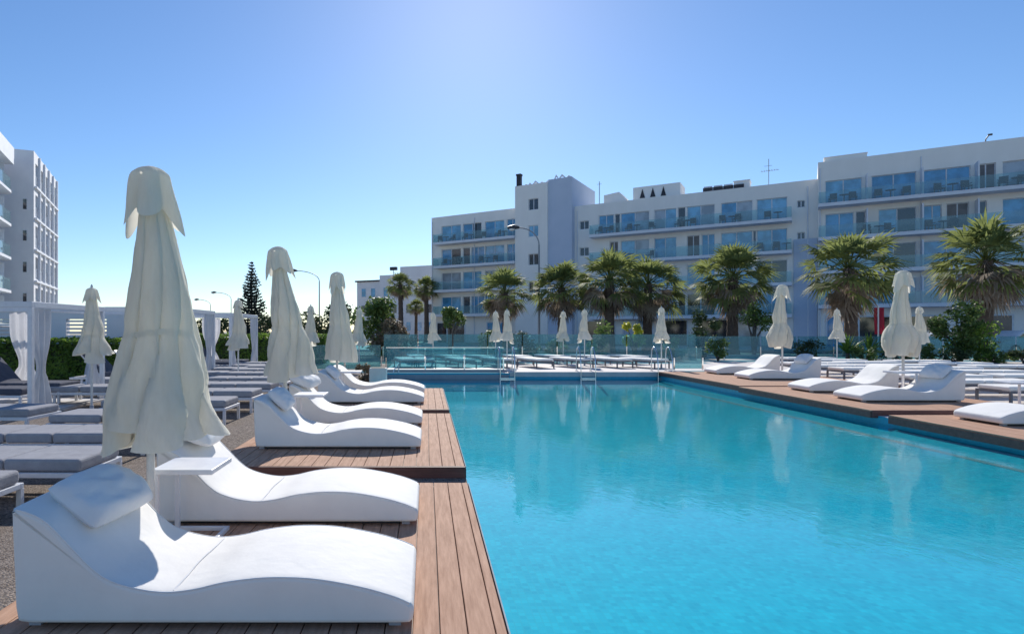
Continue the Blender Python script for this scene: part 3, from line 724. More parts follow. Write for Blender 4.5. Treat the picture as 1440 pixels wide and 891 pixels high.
def make_palm(seed, H=4.3, cr=2.1, skirt=1.0, label='x', n_leaf=60, name='fan_palm'):
    t=thing(name,label,'palm tree'); rnd=random.Random(seed)
    tr=MB(); pts=[]; rs=[]
    bx,by=rnd.uniform(-.15,.15),rnd.uniform(-.15,.15)
    for i in range(26):
        q=i/25; pts.append((bx*q*q,by*q*q,-.1+(H+.1)*q)); rs.append((.32-.06*q+.12*math.exp(-q*9))*(1+.07*(i%2)))
    tr.tube(pts,rs,14); tr.build('trunk',M['bark'],t)
    top=Vector((bx,by,H))
    def frond(b,az,el,L,fanr,droop,nseg=15,spread=80):
        d=Vector((math.cos(az)*math.cos(el),math.sin(az)*math.cos(el),math.sin(el)))
        side=Vector((-math.sin(az),math.cos(az),0)); upv=d.cross(side)*-1
        if upv.z<0: upv=-upv
        base=top+Vector((0,0,rnd.uniform(-.25,.15)))
        p1=base+d*L*.55+Vector((0,0,-droop*.15)); p2=base+d*L+Vector((0,0,-droop*.5))
        dd=(p2-p1).normalized()
        b.tube([base,p1,p2],[.028,.02,.014],4,cap=False)
        roll=rnd.uniform(-.6,.6); sd=(side*math.cos(roll)+upv*math.sin(roll)).normalized(); un=dd.cross(sd)
        if un.z<0: un=-un
        for k in range(nseg):
            a=R(-spread+2*spread*k/(nseg-1)+rnd.uniform(-4,4)); 
            v=dd*math.cos(a)+sd*math.sin(a); ln=fanr*(1-.22*abs(a)/1.4)*rnd.uniform(.85,1.1)
            wv=dd*-math.sin(a)+sd*math.cos(a)
            m1=p2+v*ln*.55+un*.05*ln*math.cos(a); e=p2+v*ln+Vector((0,0,-ln*rnd.uniform(.04,.30)-droop*.08))
            wd=.042*fanr/.9
            b.add([p2,m1-wv*wd,m1+wv*wd,e],[(0,1,3,2)])
    g=MB(); dm=MB()
    for i in range(n_leaf):
        q=i/n_leaf; el=R(84-118*q**.95+rnd.uniform(-9,9)); az=i*2.39996+rnd.uniform(-.3,.3)
        L=cr*(.40+.18*rnd.random())*(.75+.35*min(1,q*2))
        frond(g,az,el,L,cr*.46*rnd.uniform(.85,1.15),.12+.26*q)
    for i in range(int(30*skirt)):
        el=R(rnd.uniform(-80,-20)); az=rnd.uniform(0,2*PI)
        frond(dm,az,el,cr*rnd.uniform(.28,.55),cr*.42*rnd.uniform(.8,1.1),.35,11,62)
    g.build('crown',M['frond'],t); dm.build('dead_fronds',M['frond_dead'],t)
    return t
pa=make_palm(1,H=4.75,cr=2.8); pb=make_palm(4,H=4.75,cr=2.8,skirt=1.3); pc=make_palm(9,H=4.75,cr=2.8,n_leaf=70)
G_PALM='fan palms between the pool and the hotel'
palms=[(1385,30.5,1.04,'fan palm nearest the right edge, above the large round shrub',pb),
 (1197,32.5,1.0,'fan palm in front of the gap left of the tall right umbrella',pa),
 (1030,36.5,.98,'broad fan palm standing left of the umbrella across the pool',pc),
 (910,42,.98,'fan palm at the right of the dense group of three, with a slim trunk',pa),
 (857,40,1.0,'tallest dense fan palm in the middle of the group of three',pb),
 (790,44,.95,'fan palm just right of the tall street lamp',pc),
 (712,46.5,.92,'fan palm just left of the tall street lamp',pb)]
for i,(px,Y,s,lab,p) in enumerate(palms): place(p,USED,(gx(px,Y),Y,gz(Y)),R(47*i),lab,scale=s,group=G_PALM)
thin=make_palm(14,H=7.3,cr=2.1,skirt=.9,n_leaf=60)
place(thin,USED,(gx(564,75),75,0),0,'tall slender palm with a brown crown in front of the distant white building',group='slender palms before the distant building')
dup(thin,(gx(600,78),78,0),R(80),'tall slender palm close to the left end of the hotel',scale=.98,group='slender palms before the distant building')
dup(thin,(gx(585,80),80,0),R(150),'shorter dark palm between the two slender tall palms',scale=.66,group='slender palms before the distant building')

def norfolk(loc,H,label,seed=3):
    t=thing('norfolk_pine',label,'pine tree',loc); rnd=random.Random(seed)
    tr=MB(); tr.tube([(0,0,-.1),(0,0,H*.5),(0,0,H*.99)],[.22,.13,.02],8); tr.build('trunk',M['bark_grey'],t)
    b=MB(); tiers=26
    for i in range(tiers):
        q=i/(tiers-1); z=H*(.10+.87*q); L=(1-q)**.8*H*.215+.12
        nb=8 if q<.85 else 5
        for k in range(nb):
            az=2*PI*(k+rnd.uniform(-.2,.2))/nb+i*.7; LL=L*rnd.uniform(.75,1.08)
            d=Vector((math.cos(az),math.sin(az),0))
            m=int(10+LL*17)
            b.tube([(0,0,z),d*LL*.5+Vector((0,0,z-.04*LL)),d*LL+Vector((0,0,z+.22*LL))],[.025,.018,.008],4,cap=False)
            for j in range(m):
                s=(j+rnd.random())/m; s=.18+.82*s
                p=d*LL*s+Vector((0,0,z-.08*LL*math.sin(PI*s)+.22*LL*s*s))+Vector((rnd.gauss(0,.06),rnd.gauss(0,.06),rnd.gauss(0,.05)))
                leaf(b,p,.36*(.6+.5*(1-q)),None,rnd)
    b.build('crown',M['leaf_blue'],t); return t
norfolk((gx(354,75),75,-.3),10.6,'dark conical pine rising behind the left pergolas')

Z0=.10
def sp(px,Y): return (gx(px,Y),Y,gz(Y))
shrub(sp(552,31),1.5,1.2,1.7,'large russet and green bush left of the hotel, behind the slim umbrella',21,'leaf_pink',2600,.20,clumps=18)
shrub(sp(531,33),1.5,1.3,3.0,'olive green feathery bush left of the russet bush',22,'leaf',2600,.24,clumps=14)
shrub(sp(465,48),2.6,1.8,3.6,'dark leafy tree crown behind the third large umbrella',23,'leaf_dark',2400,.30,clumps=18)
shrub(sp(422,60),2.2,1.6,2.2,'dark bush beyond the pergola behind the leaning umbrella',24,'leaf_dark',1400,.30)
shrub(sp(300,46),3.0,1.6,2.3,'dark tall bushes behind the pergola curtains',25,'leaf_dark',2000,.26)
shrub(sp(378,50),2.6,1.6,2.4,'dark tall bushes under the conical pine',26,'leaf_dark',1800,.26)
shrub(sp(633,33),1.0,.9,2.55,'small round headed tree behind the glass panels',27,'leaf',1500,.16,1.2,'small_tree','tree',clumps=9,low=.72)
shrub(sp(893,29.5),.75,.6,2.2,'bright yellow leaved shrub below the middle palms',28,'leaf_yellow',1300,.17,.6,clumps=9,low=.35)
shrub(sp(1352,27.2),1.4,1.0,2.6,'large round green shrub at the right below the last palm',29,'leaf',2600,.17,.6,clumps=18)
shrub(sp(1386,26.6),1.0,.8,1.55,'bright green shrub in front of the rightmost palm trunk',30,'leaf_bright',1300,.13,clumps=12)
shrub(sp(1060,33),1.1,.9,2.9,'small leafy tree right of the broad palm',31,'leaf',1100,.17,1,'small_tree','tree',clumps=9,low=.6)
shrub(sp(842,28.6),.8,.7,1.75,'loose green shrub right of the umbrella over the second ladder',32,'leaf',800,.14,clumps=10,low=.25)
shrub(sp(990,30),1.0,.8,2.4,'tall dark shrub in front of the broad palm trunk',33,'leaf_dark',1300,.16,clumps=12)
shrub(sp(1010,27.9),.9,.7,.95,'low green shrub behind the farthest wave lounger',34,'leaf',800,.12)
shrub(sp(1135,28.6),.8,.7,1.0,'dark shrub at the foot of the blue wall',35,'leaf_dark',800,.12)
shrub(sp(735,28.6),1.0,.7,1.2,'dark green shrub behind the closed umbrellas at the first ladder',36,'leaf_dark',900,.13)
shrub(sp(682,29),.7,.6,1.5,'green shrub left of the paired far umbrellas',37,'leaf',800,.13)
shrub(sp(780,29),1.1,.7,1.0,'low green shrub below the palm right of the street lamp',38,'leaf',900,.12)
shrub(sp(945,28.8),.9,.6,.95,'low green shrub behind the third pool ladder',39,'leaf',800,.12)
for i,(px,Y) in enumerate([(1215,27.6),(1262,27.5),(1300,27.5),(1345,26.2),(1402,26.2),(1440,26.0)]):
    shrub(sp(px,Y),1.1,.6,.78 if i<3 else .62,'low dark border shrub under the right palms, %s from the left'%ORD[i],50+i,'leaf_dark' if i%2 else 'leaf',900,.11,group='low border shrubs under the right palms')
def yucca(loc,label,seed):
    t=thing('yucca_plant',label,'plant',loc); rnd=random.Random(seed); b=MB()
    for i in range(46):
        az=rnd.uniform(0,6.28); el=R(rnd.uniform(10,85)); L=rnd.uniform(.8,1.25); d=Vector((math.cos(az)*math.cos(el),math.sin(az)*math.cos(el),math.sin(el))); s=Vector((-math.sin(az),math.cos(az),0))*.04
        p0=Vector((0,0,.35)); m=p0+d*L*.55; e=p0+d*L+Vector((0,0,-.25*L*math.cos(el)))
        b.add([p0-s*.5,p0+s*.5,m+s,m-s,e],[(0,1,2,3),(3,2,4)])
    b.build('leaves',M['leaf_bright'],t); s_=MB(); s_.tube([(0,0,-.03),(0,0,.4)],[.10,.07],8); s_.build('stem',M['bark_grey'],t)
yucca(sp(1192,27.9),'bright yucca below the palm left of the tall right umbrella',3); yucca(sp(1222,28.4),'second bright yucca, right of the palm trunk',5)

# ------------------------------------------------------------------ glass fences and ladders
def glass_fence(label,x0,x1,y,z0,h,pw,rail):
    t=thing('glass_fence',label,'glass fence',(x0,y,z0)); n=max(1,round((x1-x0)/pw)); w=(x1-x0)/n
    for i in range(n):
        p=MB(); p.box(i*w+.03,0,.05,(i+1)*w-.03,.014,h); p.build('glass_panel',M['fence_glass'],t)
    for i in range(n+1):
        p=MB(); p.box(i*w-.02,-.02,0,i*w+.02,.03,h*.55); p.build('post',M['chrome'],t)
    if rail:
        r_=MB(); r_.box(0,-.015,h+.003,x1-x0,.03,h+.035); r_.build('rail',M['chrome'],t)
glass_fence('low glass fence with a rail on the step, left of the first pool ladder',gx(543,20.6),gx(708,20.6),20.6,.19,.72,1.3,True)
glass_fence('long glass fence behind the far row of loungers below the palms',-2.0,12.4,27.8,gz(27),1.25,1.6,False)
glass_fence('glass fence behind the shrubs on the right, below the last palms',12.6,32,29.2,gz(27),1.15,1.8,False)
glass_fence('short tall glass screen right of the third pool ladder',gx(948,21.2),gx(988,21.2),21.2,D2,.78,1.0,False)
glass_fence('short glass screen left of the far loungers beyond the planter',-4.2,-1.6,21.4,gz(21),.9,1.3,False)

def make_ladder():
    t=thing('pool_ladder','x','pool ladder')
    for x in (-.24,.24):
        pts=[(x,.55,0),(x,.55,.55),(x,.50,.74),(x,.38,.82),(x,.24,.80),(x,.10,.66),(x,-.02,.40),(x,-.06,.05),(x,-.06,-.5)]
        cs=[]
        for i in range(len(pts)-1):
            for k in range(4): cs.append(Vector(pts[i]).lerp(Vector(pts[i+1]),k/4))
        cs.append(Vector(pts[-1])); cs=[cs[0]]+[(cs[i-1]+cs[i]*2+cs[i+1])/4 for i in range(1,len(cs)-1)]+[cs[-1]]
        b=MB(); b.tube(cs,.017,10); b.build('handrail',M['chrome'],t)
        fl=MB(); fl.tube([(x,.55,0),(x,.55,.02)],.05,14); fl.build('floor_flange',M['chrome'],t)
    for z in (-.22,-.4,-.55):
        s=MB(); s.box(-.22,-.10,z,.22,-.02,z+.025); s.build('tread',M['chrome'],t)
    return t
lad=make_ladder()
for i,(px,Y,lab) in enumerate([(713,20.0,'chrome pool ladder at the right end of the glass panels'),(826,20.0,'chrome pool ladder below the pair of middle far umbrellas'),(934,20.0,'chrome pool ladder at the far right corner of the pool')]):
    place(lad,USED,(gx(px,Y),Y-.06,D2+.013),0,lab,group='chrome pool ladders')
gr=thing('handrail','short slanted white handrail at the left of the far pool edge','handrail',(gx(553,19.9),20.1,.075))
b=MB(); b.tube([(-.1,-.25,-.5),(0,0,.1),(.16,.2,.33),(.16,.2,0)],.02,8); b.build('rail',M['white_metal'],gr)

# planter, with dry plant
pl=thing('planter_box','pale stone planter box behind the farthest left wave lounger','planter',(gx(532,15.9),15.9,gz(16)))
b=MB(); b.box(-.22,-.22,0,.22,.22,.42); b.build('box',M['planter'],pl,bevel=.012); b=MB(); b.box(-.18,-.18,.422,.18,.18,.43); b.build('soil',M['earth'],pl)
shrub((gx(512,16.2),16.2,gz(16)),.42,.4,.5,'dry brown shrub beside the pale stone planter',71,'leaf_pink',500,.09,.2,clumps=8)

# ------------------------------------------------------------------ hotel
U=Vector((.846,-.533,0)); ANG=math.atan2(-.533,.846)
F0=Vector((.65,79,0))
def T(px):
    r_=(px-600)/850; return (79*r_-.65)/(.846+.533*r_)
def facade(parent, w, z0, z1, ops, depth, m, recess=.22, y0=0.0, name='wall', roof=True, sides=True):
    """front wall at local y=y0 with true openings, plus sides, back and roof"""
    b=MB()
    xs=sorted(set([0,w]+[q for o in ops for q in o[:2]])); zs=sorted(set([z0,z1]+[q for o in ops for q in o[2:4]]))
    for i in range(len(xs)-1):
        for j in range(len(zs)-1):
            cx,cz=(xs[i]+xs[i+1])/2,(zs[j]+zs[j+1])/2
            if any(o[0]<cx<o[1] and o[2]<cz<o[3] for o in ops): continue
            b.quad((xs[i],y0,zs[j]),(xs[i+1],y0,zs[j]),(xs[i+1],y0,zs[j+1]),(xs[i],y0,zs[j+1]))
    for o in ops:
        a,c,d,e=o[:4]; r_=recess; y1=y0+r_
        b.quad((a,y0,d),(a,y1,d),(a,y1,e),(a,y0,e)); b.quad((c,y1,d),(c,y0,d),(c,y0,e),(c,y1,e)); b.quad((a,y0,e),(a,y1,e),(c,y1,e),(c,y0,e)); b.quad((a,y1,d),(a,y0,d),(c,y0,d),(c,y1,d))
    if sides:
        b.quad((0,y0+depth,z0),(0,y0,z0),(0,y0,z1),(0,y0+depth,z1)); b.quad((w,y0,z0),(w,y0+depth,z0),(w,y0+depth,z1),(w,y0,z1)); b.quad((w,y0+depth,z0),(0,y0+depth,z0),(0,y0+depth,z1),(w,y0+depth,z1))
    if roof: b.quad((0,y0,z1),(w,y0,z1),(w,y0+depth,z1),(0,y0+depth,z1))
    return b.build(name,m,parent)
wrnd=random.Random(31)
def window(parent,a,c,d,e,y,pm,nm=1,fr=.06):
    f=MB(); f.box(a,y,d,a+fr,y+.06,e); f.box(c-fr,y,d,c,y+.06,e); f.box(a+fr+.002,y,e-fr,c-fr-.002,y+.06,e); f.box(a+fr+.002,y,d,c-fr-.002,y+.06,d+fr)
    for k in range(nm):
        x=a+(c-a)*(k+1)/(nm+1); f.box(x-fr*.7,y-.003,d+fr+.002,x+fr*.7,y+.057,e-fr-.002)
    o=f.build('window',M['frame_white'],parent)
    for k in range(nm+1):
        xa=a+(c-a)*k/(nm+1)+(fr*.5 if k==0 else .003); xb=a+(c-a)*(k+1)/(nm+1)-(fr*.5 if k==nm else .003)
        pk=pm if (k==0 or wrnd.random()<.6 or pm in ('pane_dark','pane_brown')) else wrnd.choice(['pane_sky_refl','pane_blue_refl','pane_curtain','pane_dark'])
        p=MB(); p.quad((xa,y+.035,d+fr*.5),(xb,y+.035,d+fr*.5),(xb,y+.035,e-fr*.5),(xa,y+.035,e-fr*.5)); p.build('pane',M[pk],o)
    return o
def balcony(parent,a,c,z,dep=1.5,y0=0.0,divs=(),rail=True):
    s=MB(); s.box(a,y0-dep,z-.30,c,y0-.003,z); o=s.build('balcony_slab',M['slab_white'],parent)
    if rail:
        g=MB(); g.quad((a+.03,y0-dep+.05,z+.05),(c-.03,y0-dep+.05,z+.05),(c-.03,y0-dep+.05,z+1.02),(a+.03,y0-dep+.05,z+1.02)); g.quad((a+.03,y0-.05,z+.05),(a+.03,y0-dep+.06,z+.05),(a+.03,y0-dep+.06,z+1.02),(a+.03,y0-.05,z+1.02)); g.quad((c-.03,y0-dep+.06,z+.05),(c-.03,y0-.05,z+.05),(c-.03,y0-.05,z+1.02),(c-.03,y0-dep+.06,z+1.02))
        g.build('glass_rail',M['rail_glass'],o)
    for x in divs:
        d=MB(); d.box(x-.05,y0-dep+.25,z+.002,x+.05,y0-.004,z+2.3); d.build('divider',M['slab_white'],parent)
    return o
PM=['pane_blue_refl','pane_sky_refl','pane_blue_refl','pane_sky_refl','pane_curtain','pane_blue_refl']
def block(label,t0,t1,ztop,yoff=0,depth=13,m='render_white',name='hotel_block'):
    o=F0+U*t0+Vector((.533,.846,0))*yoff
    return thing(name,label,'building',(o.x,o.y,0),ANG), t1-t0
rw=random.Random(12)
CHAIRS=[]
def storeys(blk,w,slabs,wins,ztop,bal,skip_small=(),depth=13,m='render_white',wh=2.25,smalls=(),dividers=()):
    ops=[];wi=[]
    for fi,z in enumerate(slabs):
        for (a,c,dark) in wins[fi if len(wins)>1 else 0]:
            ops.append((a,c,z+.06,z+wh)); wi.append((a,c,z+.06,z+wh,dark,fi))
    for (a,c,d,e) in smalls: ops.append((a,c,d,e)); wi.append((a,c,d,e,'s',0))
    facade(blk,w,0,ztop,ops,depth,M[m])
    for (a,c,d,e,dark,fi) in wi:
        pm='pane_dark' if dark in (1,'s') else ('pane_brown' if dark==2 else rw.choice(PM if fi<2 else PM+['pane_dark','pane_curtain']))
        window(blk,a,c,d,e,.16,pm,0 if dark==1 else 1)
    for z in slabs:
        balcony(blk,bal[0],bal[1],z,divs=dividers)
# right block
t0=T(1150); blkR,w=block('white hotel block at the right with a tall plain parapet',t0,t0+34,17.0,-1.0)
t0=T(1150)
bays=[(1160,1211),(1224,1286),(1296,1361)]
wr=[]
for a,c in bays: wr.append((T(a)-t0,T(c)-t0,0))
x=wr[-1][1]+.35; wr.append((x,x+1.2,2)); x+=1.6
while x<32: wr.append((x,x+2.9,0)); x+=3.6
w2=[(wr[0][0],wr[0][1]-.6,0),(wr[0][1]-.45,wr[0][1]+.25,1),(wr[1][0]+.5,wr[1][1],0),(wr[2][0],wr[2][0]+1.2,0),(wr[2][0]+1.5,wr[2][1]-.1,2),(wr[2][1]+.5,wr[2][1]+1.0,1)]+[(a,c,2 if i%2 else 0) for i,(a,c,d) in enumerate(wr[4:])]
storeys(blkR,34,[12.95,9.93,6.9,3.85],[wr,w2,wr,w2],17.0,(.02,33.9),dividers=[q[1]+.3 for q in wr[:3]])
# ground floor openings of right block: dark shop windows set in front as bays
def shopfront(blk,xs,zt=2.9,y=-.02):
    for (a,c,pm) in xs:
        f=MB(); f.box(a,y-.05,0.05,a+.12,y,zt); f.box(c-.12,y-.05,.05,c,y,zt); f.box(a+.122,y-.05,zt-.14,c-.122,y,zt)
        o=f.build('shopfront',M['frame_white'],blk)
        p=MB(); p.quad((a+.1,y-.012,.05),(c-.1,y-.012,.05),(c-.1,y-.012,zt-.1),(a+.1,y-.012,zt-.1)); p.build('pane',M[pm],o)
shopfront(blkR,[(.6,2.4,'pane_blue_refl'),(3.0,5.8,'pane_dark'),(6.6,9.0,'pane_dark'),(9.8,13.2,'pane_brown'),(14,17,'pane_dark'),(18,21,'pane_dark')])
# middle block
tmid=T(808)
t0=T(808); blkM,w=block('long middle hotel block with four strips of glazed balconies',t0,T(1150),15.7)
w=T(1150)-t0
wm=[(T(a)-t0,T(c)-t0,0) for a,c in ((842,863),(873,913),(920,951),(966,1005),(1014,1058),(1064,1107))]
wm1=wm[:1]+[(wm[0][1]+.12,wm[1][0]-.1,1)]+wm[1:3]+[(wm[2][1]+.15,wm[3][0]-.15,1)]+wm[3:]
wm2=[(wm[0][0]+1.2,wm[1][0]-.3,2)]+wm[1:3]+[(wm[3][0],wm[3][0]+1.2,2),(wm[3][0]+1.4,wm[3][1],0),wm[4],(wm[4][1]+.06,wm[5][0]-.05,1),wm[5]]
wm2=[q for q in wm2 if q[1]-q[0]>.25]; wm1=[q for q in wm1 if q[1]-q[0]>.2]
sm=[]
for z in (13.0,10.0,7.0,4.0):
    sm.append((T(815)-t0,T(828)-t0,z,z+.95)); sm.append((T(1121)-t0,T(1132)-t0,z+.2,z+.85))
storeys(blkM,w,[12.1,9.1,6.1,3.1],[wm1,wm2,wm,wm1],15.7,(T(834)-t0,T(1114)-t0),smalls=sm)
pn=MB(); pn.box(T(1116)-t0,-.09,0,w-.05,-.003,10.2); pn.build('blue_wall_panel',M['render_blue'],blkM)
shopfront(blkM,[(1.2,4.6,'pane_dark'),(5.4,8.6,'pane_blue_refl'),(9.2,12,'pane_dark'),(12.8,15.8,'pane_dark'),(16.4,18.6,'pane_curtain')],2.75)
# left wing
t0=T(607); blkL,w=block('left hotel wing with teal glass balconies, beside the stair tower',t0,T(730),16.3)
w=T(730)-t0
wl_=[(T(a)-t0,T(c)-t0,0) for a,c in ((621,648),(651,677),(682,709),(713,728))]
wl2=[(wl_[0][0],wl_[0][1],0),(wl_[1][0],wl_[1][0]+1.0,1),(wl_[1][0]+1.2,wl_[2][0]-.1,0),wl_[2],wl_[3]]
storeys(blkL,w,[12.8,9.8,6.75,3.65],[wl_,wl2,wl_,wl2],16.3,(T(617)-t0,w-.03))
shopfront(blkL,[(.8,2.4,'pane_dark'),(3.0,5.0,'pane_dark'),(8,11,'pane_blue_refl')],2.7)
for blk,xs_,zt in ((blkR,(.18,7.4,14.4),16.4),(blkM,(.35,T(1136)-tmid),15.1),(blkL,(.12,6.3),15.7)):
    for x in xs_:
        d=MB(); d.tube([(x,-.07,0),(x,-.07,zt)],.055,8); d.build('drainpipe',M['slab_white'],blk)
# stair tower
t0=T(730); ta,w=block('tall stair tower rising above the hotel roof, with a blue flank',t0,T(775),18.7,-1.2,name='stair_tower')
w=T(775)-t0
tops=[(1.7,2.9,z,z+1.3) for z in (15.6,12.5,9.2,6.0)]
facade(ta,w,0,18.6,tops,9,M['render_white'])
for i,o in enumerate(tops): window(ta,*o,.16,'pane_dark' if i!=1 else 'pane_sky_refl',1)
w2_=T(808)-T(775)
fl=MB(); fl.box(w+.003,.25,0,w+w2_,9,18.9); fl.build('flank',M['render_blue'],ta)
cp=MB()
rr=random.Random(4); x=.2
while x<w+w2_-.5:
    q=rr.uniform(.5,1.1); h=rr.uniform(.12,.5); z=18.6 if x<w else 18.9
    cp.tube([(x,.8,z-.05),(x+q*.5,.8,z+h),(x+q,.8,z)],[.06,.16,.05],6); x+=q*.8
cp.build('parapet_trim',M['slab_white'],ta)
ch=MB(); ch.box(.05,.3,18.603,.55,.8,19.9); ch.box(.0,.25,19.903,.6,.85,20.1); ch.build('chimney',M['roof_dark'],ta)
# roof items, things of their own on the roofs
def onroof(blk,x,y,z): 
    return blk.matrix_basis@Vector((x,y,z))
def rooftop(label,name,cat,blk,x,y,z): 
    p=onroof(blk,x,y,z); return thing(name,label,cat,p,ANG)
tm=T(808)
blkM_mat=blkM
r1=rooftop('small pale rooftop shed with sloping top near the stair tower','rooftop_shed','rooftop shed',blkM,T(842)-tm,2,15.7)
b=MB(); b.add([(0,0,0),(2.6,0,0),(2.6,2,0),(0,2,0),(0,0,1.3),(1.7,0,1.5),(1.7,2,1.5),(0,2,1.3),(2.6,0,.5),(2.6,2,.5)],[(0,1,8,5,4),(3,7,6,9,2),(4,5,6,7),(5,8,9,6),(0,4,7,3),(1,2,9,8)]); b.build('shed_body',M['render_white'],r1)
r2=rooftop('long pale plant room on the roof with three dark pointed vents','plant_room','plant room',blkM,T(884)-tm,2,15.7)
b=MB(); b.box(0,0,0,4.9,3,1.75); b.build('wall',M['render_white'],r2)
for x in (1.0,2.1,3.2):
    v=MB(); v.add([(x-.28,-.05,.5),(x+.28,-.05,.5),(x,-.05,1.5),(x-.28,.0,.5),(x+.28,.0,.5),(x,.0,1.5)],[(0,1,2),(3,5,4),(0,3,4,1),(1,4,5,2),(2,5,3,0)]); v.build('vent',M['roof_dark'],r2)
r3=rooftop('row of dark solar water heaters along the middle roof','solar_heater','solar heater',blkM,T(986)-tm,1.2,15.7)
b=MB()
for k in range(4): b.box(k*.95,0,.2,k*.95+.93,.08,.62)
b.build('collector',M['roof_dark'],r3)
for k in range(4):
    c=MB(); c.tube([(k*.95+.05,.3,.70),(k*.95+.85,.3,.70)],.13,10); c.build('tank',M['slab_white'],r3)
b=MB(); b.box(0,.05,0,.06,.5,.24); b.box(3.6,.05,0,3.66,.5,.24); b.box(1.8,.09,0,1.86,.5,.5); b.build('stand',M['lamp_metal'],r3)
r4=rooftop('small pale box house next to the solar heaters','rooftop_shed','rooftop shed',blkM,T(1030)-tm,1.5,15.7)
b=MB(); b.box(0,0,0,1.4,1.6,.95); b.box(-.06,-.06,.953,1.46,1.66,1.06); b.build('shed_body',M['render_white'],r4)
r5=rooftop('television aerial on the middle roof left of the right block','roof_antenna','antenna',blkM,T(1079)-tm,2.5,15.7)
b=MB(); b.tube([(0,0,0),(0,0,3.1)],.03,6); b.build('mast',M['lamp_metal'],r5)
b=MB(); b.bar((-.7,0,1.9),(.9,0,1.9),.03,.03); b.bar((-.4,0,2.4),(.3,0,2.4),.03,.03)
for k in range(7): b.bar((-.6+k*.22,-.35,1.93),(-.6+k*.22,.35,1.93),.03,.03)
b.build('aerial',M['lamp_metal'],r5)
r6=rooftop('thin bare mast on the middle roof beside the sloping shed','roof_antenna','antenna',blkM,T(843)-tm-.3,1,15.7)
b=MB(); b.tube([(0,0,0),(0,0,2.7)],.04,6); b.build('mast',M['lamp_metal'],r6); b=MB(); b.bar((-.25,0,2.4),(.25,0,2.4),.03,.03); b.build('aerial',M['lamp_metal'],r6)
r7=rooftop('small bent pole fitting on the right block roof','roof_antenna','antenna',blkR,T(1386)-T(1150),1,17.0)
b=MB(); b.tube([(0,0,0),(0,0,.4),(.22,0,.75)],.045,6); b.build('mast',M['lamp_dark'],r7); b=MB(); b.box(.14,-.07,.68,.42,.07,.82); b.build('head',M['lamp_dark'],r7)
r8=rooftop('low raised upstand on the left end of the right block roof','roof_upstand','roof upstand',blkR,.5,.6,17.0)
b=MB(); b.box(0,0,0,3.2,2,.45); b.box(-.05,-.05,.453,3.25,2.05,.52); b.build('upstand',M['render_white'],r8)
# balcony furniture
def make_bchair():
    t=thing('balcony_chair','x','chair'); b=MB()
    b.box(-.28,-.28,.38,.28,.28,.46); b.box(-.28,.22,.462,.28,.29,.95)
    for x in (-.26,.22):
        for y in (-.26,.22): b.box(x,y,0,x+.05,y+.05,.379)
    b.box(-.30,-.2,.62,-.25,.24,.66); b.box(.25,-.2,.62,.30,.24,.66)
    b.build('chair_body',M['lamp_dark'],t); return t
def make_btable():
    t=thing('balcony_table','x','table'); b=MB(); b.tube([(0,0,.68),(0,0,.72)],.38,16); b.tube([(0,0,0),(0,0,.679)],.04,8); b.build('table_body',M['lamp_dark'],t); return t
bc=make_bchair(); bt=make_btable()
def furn(blk,nm,xs,z,floor):
    for i,x in enumerate(xs):
        place(bc,USED,onroof(blk,x,-.8,z+.004),ANG+R(random.uniform(-40,40)),'dark chair on the %s %s balcony, %s from the left'%(nm,floor,ORD[i]),group='dark chairs on the hotel balconies')
        if i%2==0: place(bt,USED,onroof(blk,x+.85,-.75,z+.004),ANG,'dark round table on the %s %s balcony, %s from the left'%(nm,floor,ORD[i//2]),group='dark tables on the hotel balconies')
furn(blkM,'middle hotel block',[3.0,4.2,6.2,8.6,11.2,12.6,15.3,16.6,19.2],12.1,'top-floor')
furn(blkM,'middle hotel block',[5.5,8.4,15.5,18.6,19.9],9.1,'third-floor')
furn(blkR,'right hotel block',[1.1,2.6,4.4,6.3,8.5,10.2,12.4,13.6],12.95,'top-floor')
furn(blkR,'right hotel block',[3.6,5.2,7.9,9.4],9.93,'third-floor')
furn(blkL,'left hotel wing',[1.8,3.6,5.4,8.0,9.9],12.8,'top-floor')
furn(blkL,'left hotel wing',[2.4,4.6,7.6,9.6],9.8,'third-floor')

# distant white building left of the hotel
db=thing('distant_building','distant stepped white apartment building left of the hotel','building',(gx(502,112),112,0),R(-26))
b=MB(); b.box(0,0,0,5.2,10,10.6); b.box(5.203,-.6,0,9.2,10,11.6); b.box(9.203,-.2,0,19,10,13.0); b.build('wall',M['render_pale'],db)
b=MB(); b.box(-.3,-.3,10.603,5.19,10.2,10.85); b.build('roof_slab',M['roof_dark'],db)
for fi in range(3):
    for x in (1.0,3.0,6.0,7.8,10.4,12.6,14.8,17.0):
        y=-.03 if x<5 else (-.63 if x<9 else -.23)
        window(db,x,x+1.0,1.6+fi*3.1,3.2+fi*3.1,y-.03,'pane_dark' if (x*fi)%2 else 'pane_blue_refl',0)
b=MB(); b.tube([(6.6,2,11.6),(6.6,2,13.0)],.06,6); b.box(6.0,1.7,12.7,7.3,2.3,13.3); b.build('water_tank',M['roof_dark'],db)

# ------------------------------------------------------------------ building at the left edge
aL=math.atan2(.92,-.39)
lb=thing('apartment_building','white apartment building at the left edge with curved balconies and a windowed slab','building',(-39,60,0),aL)
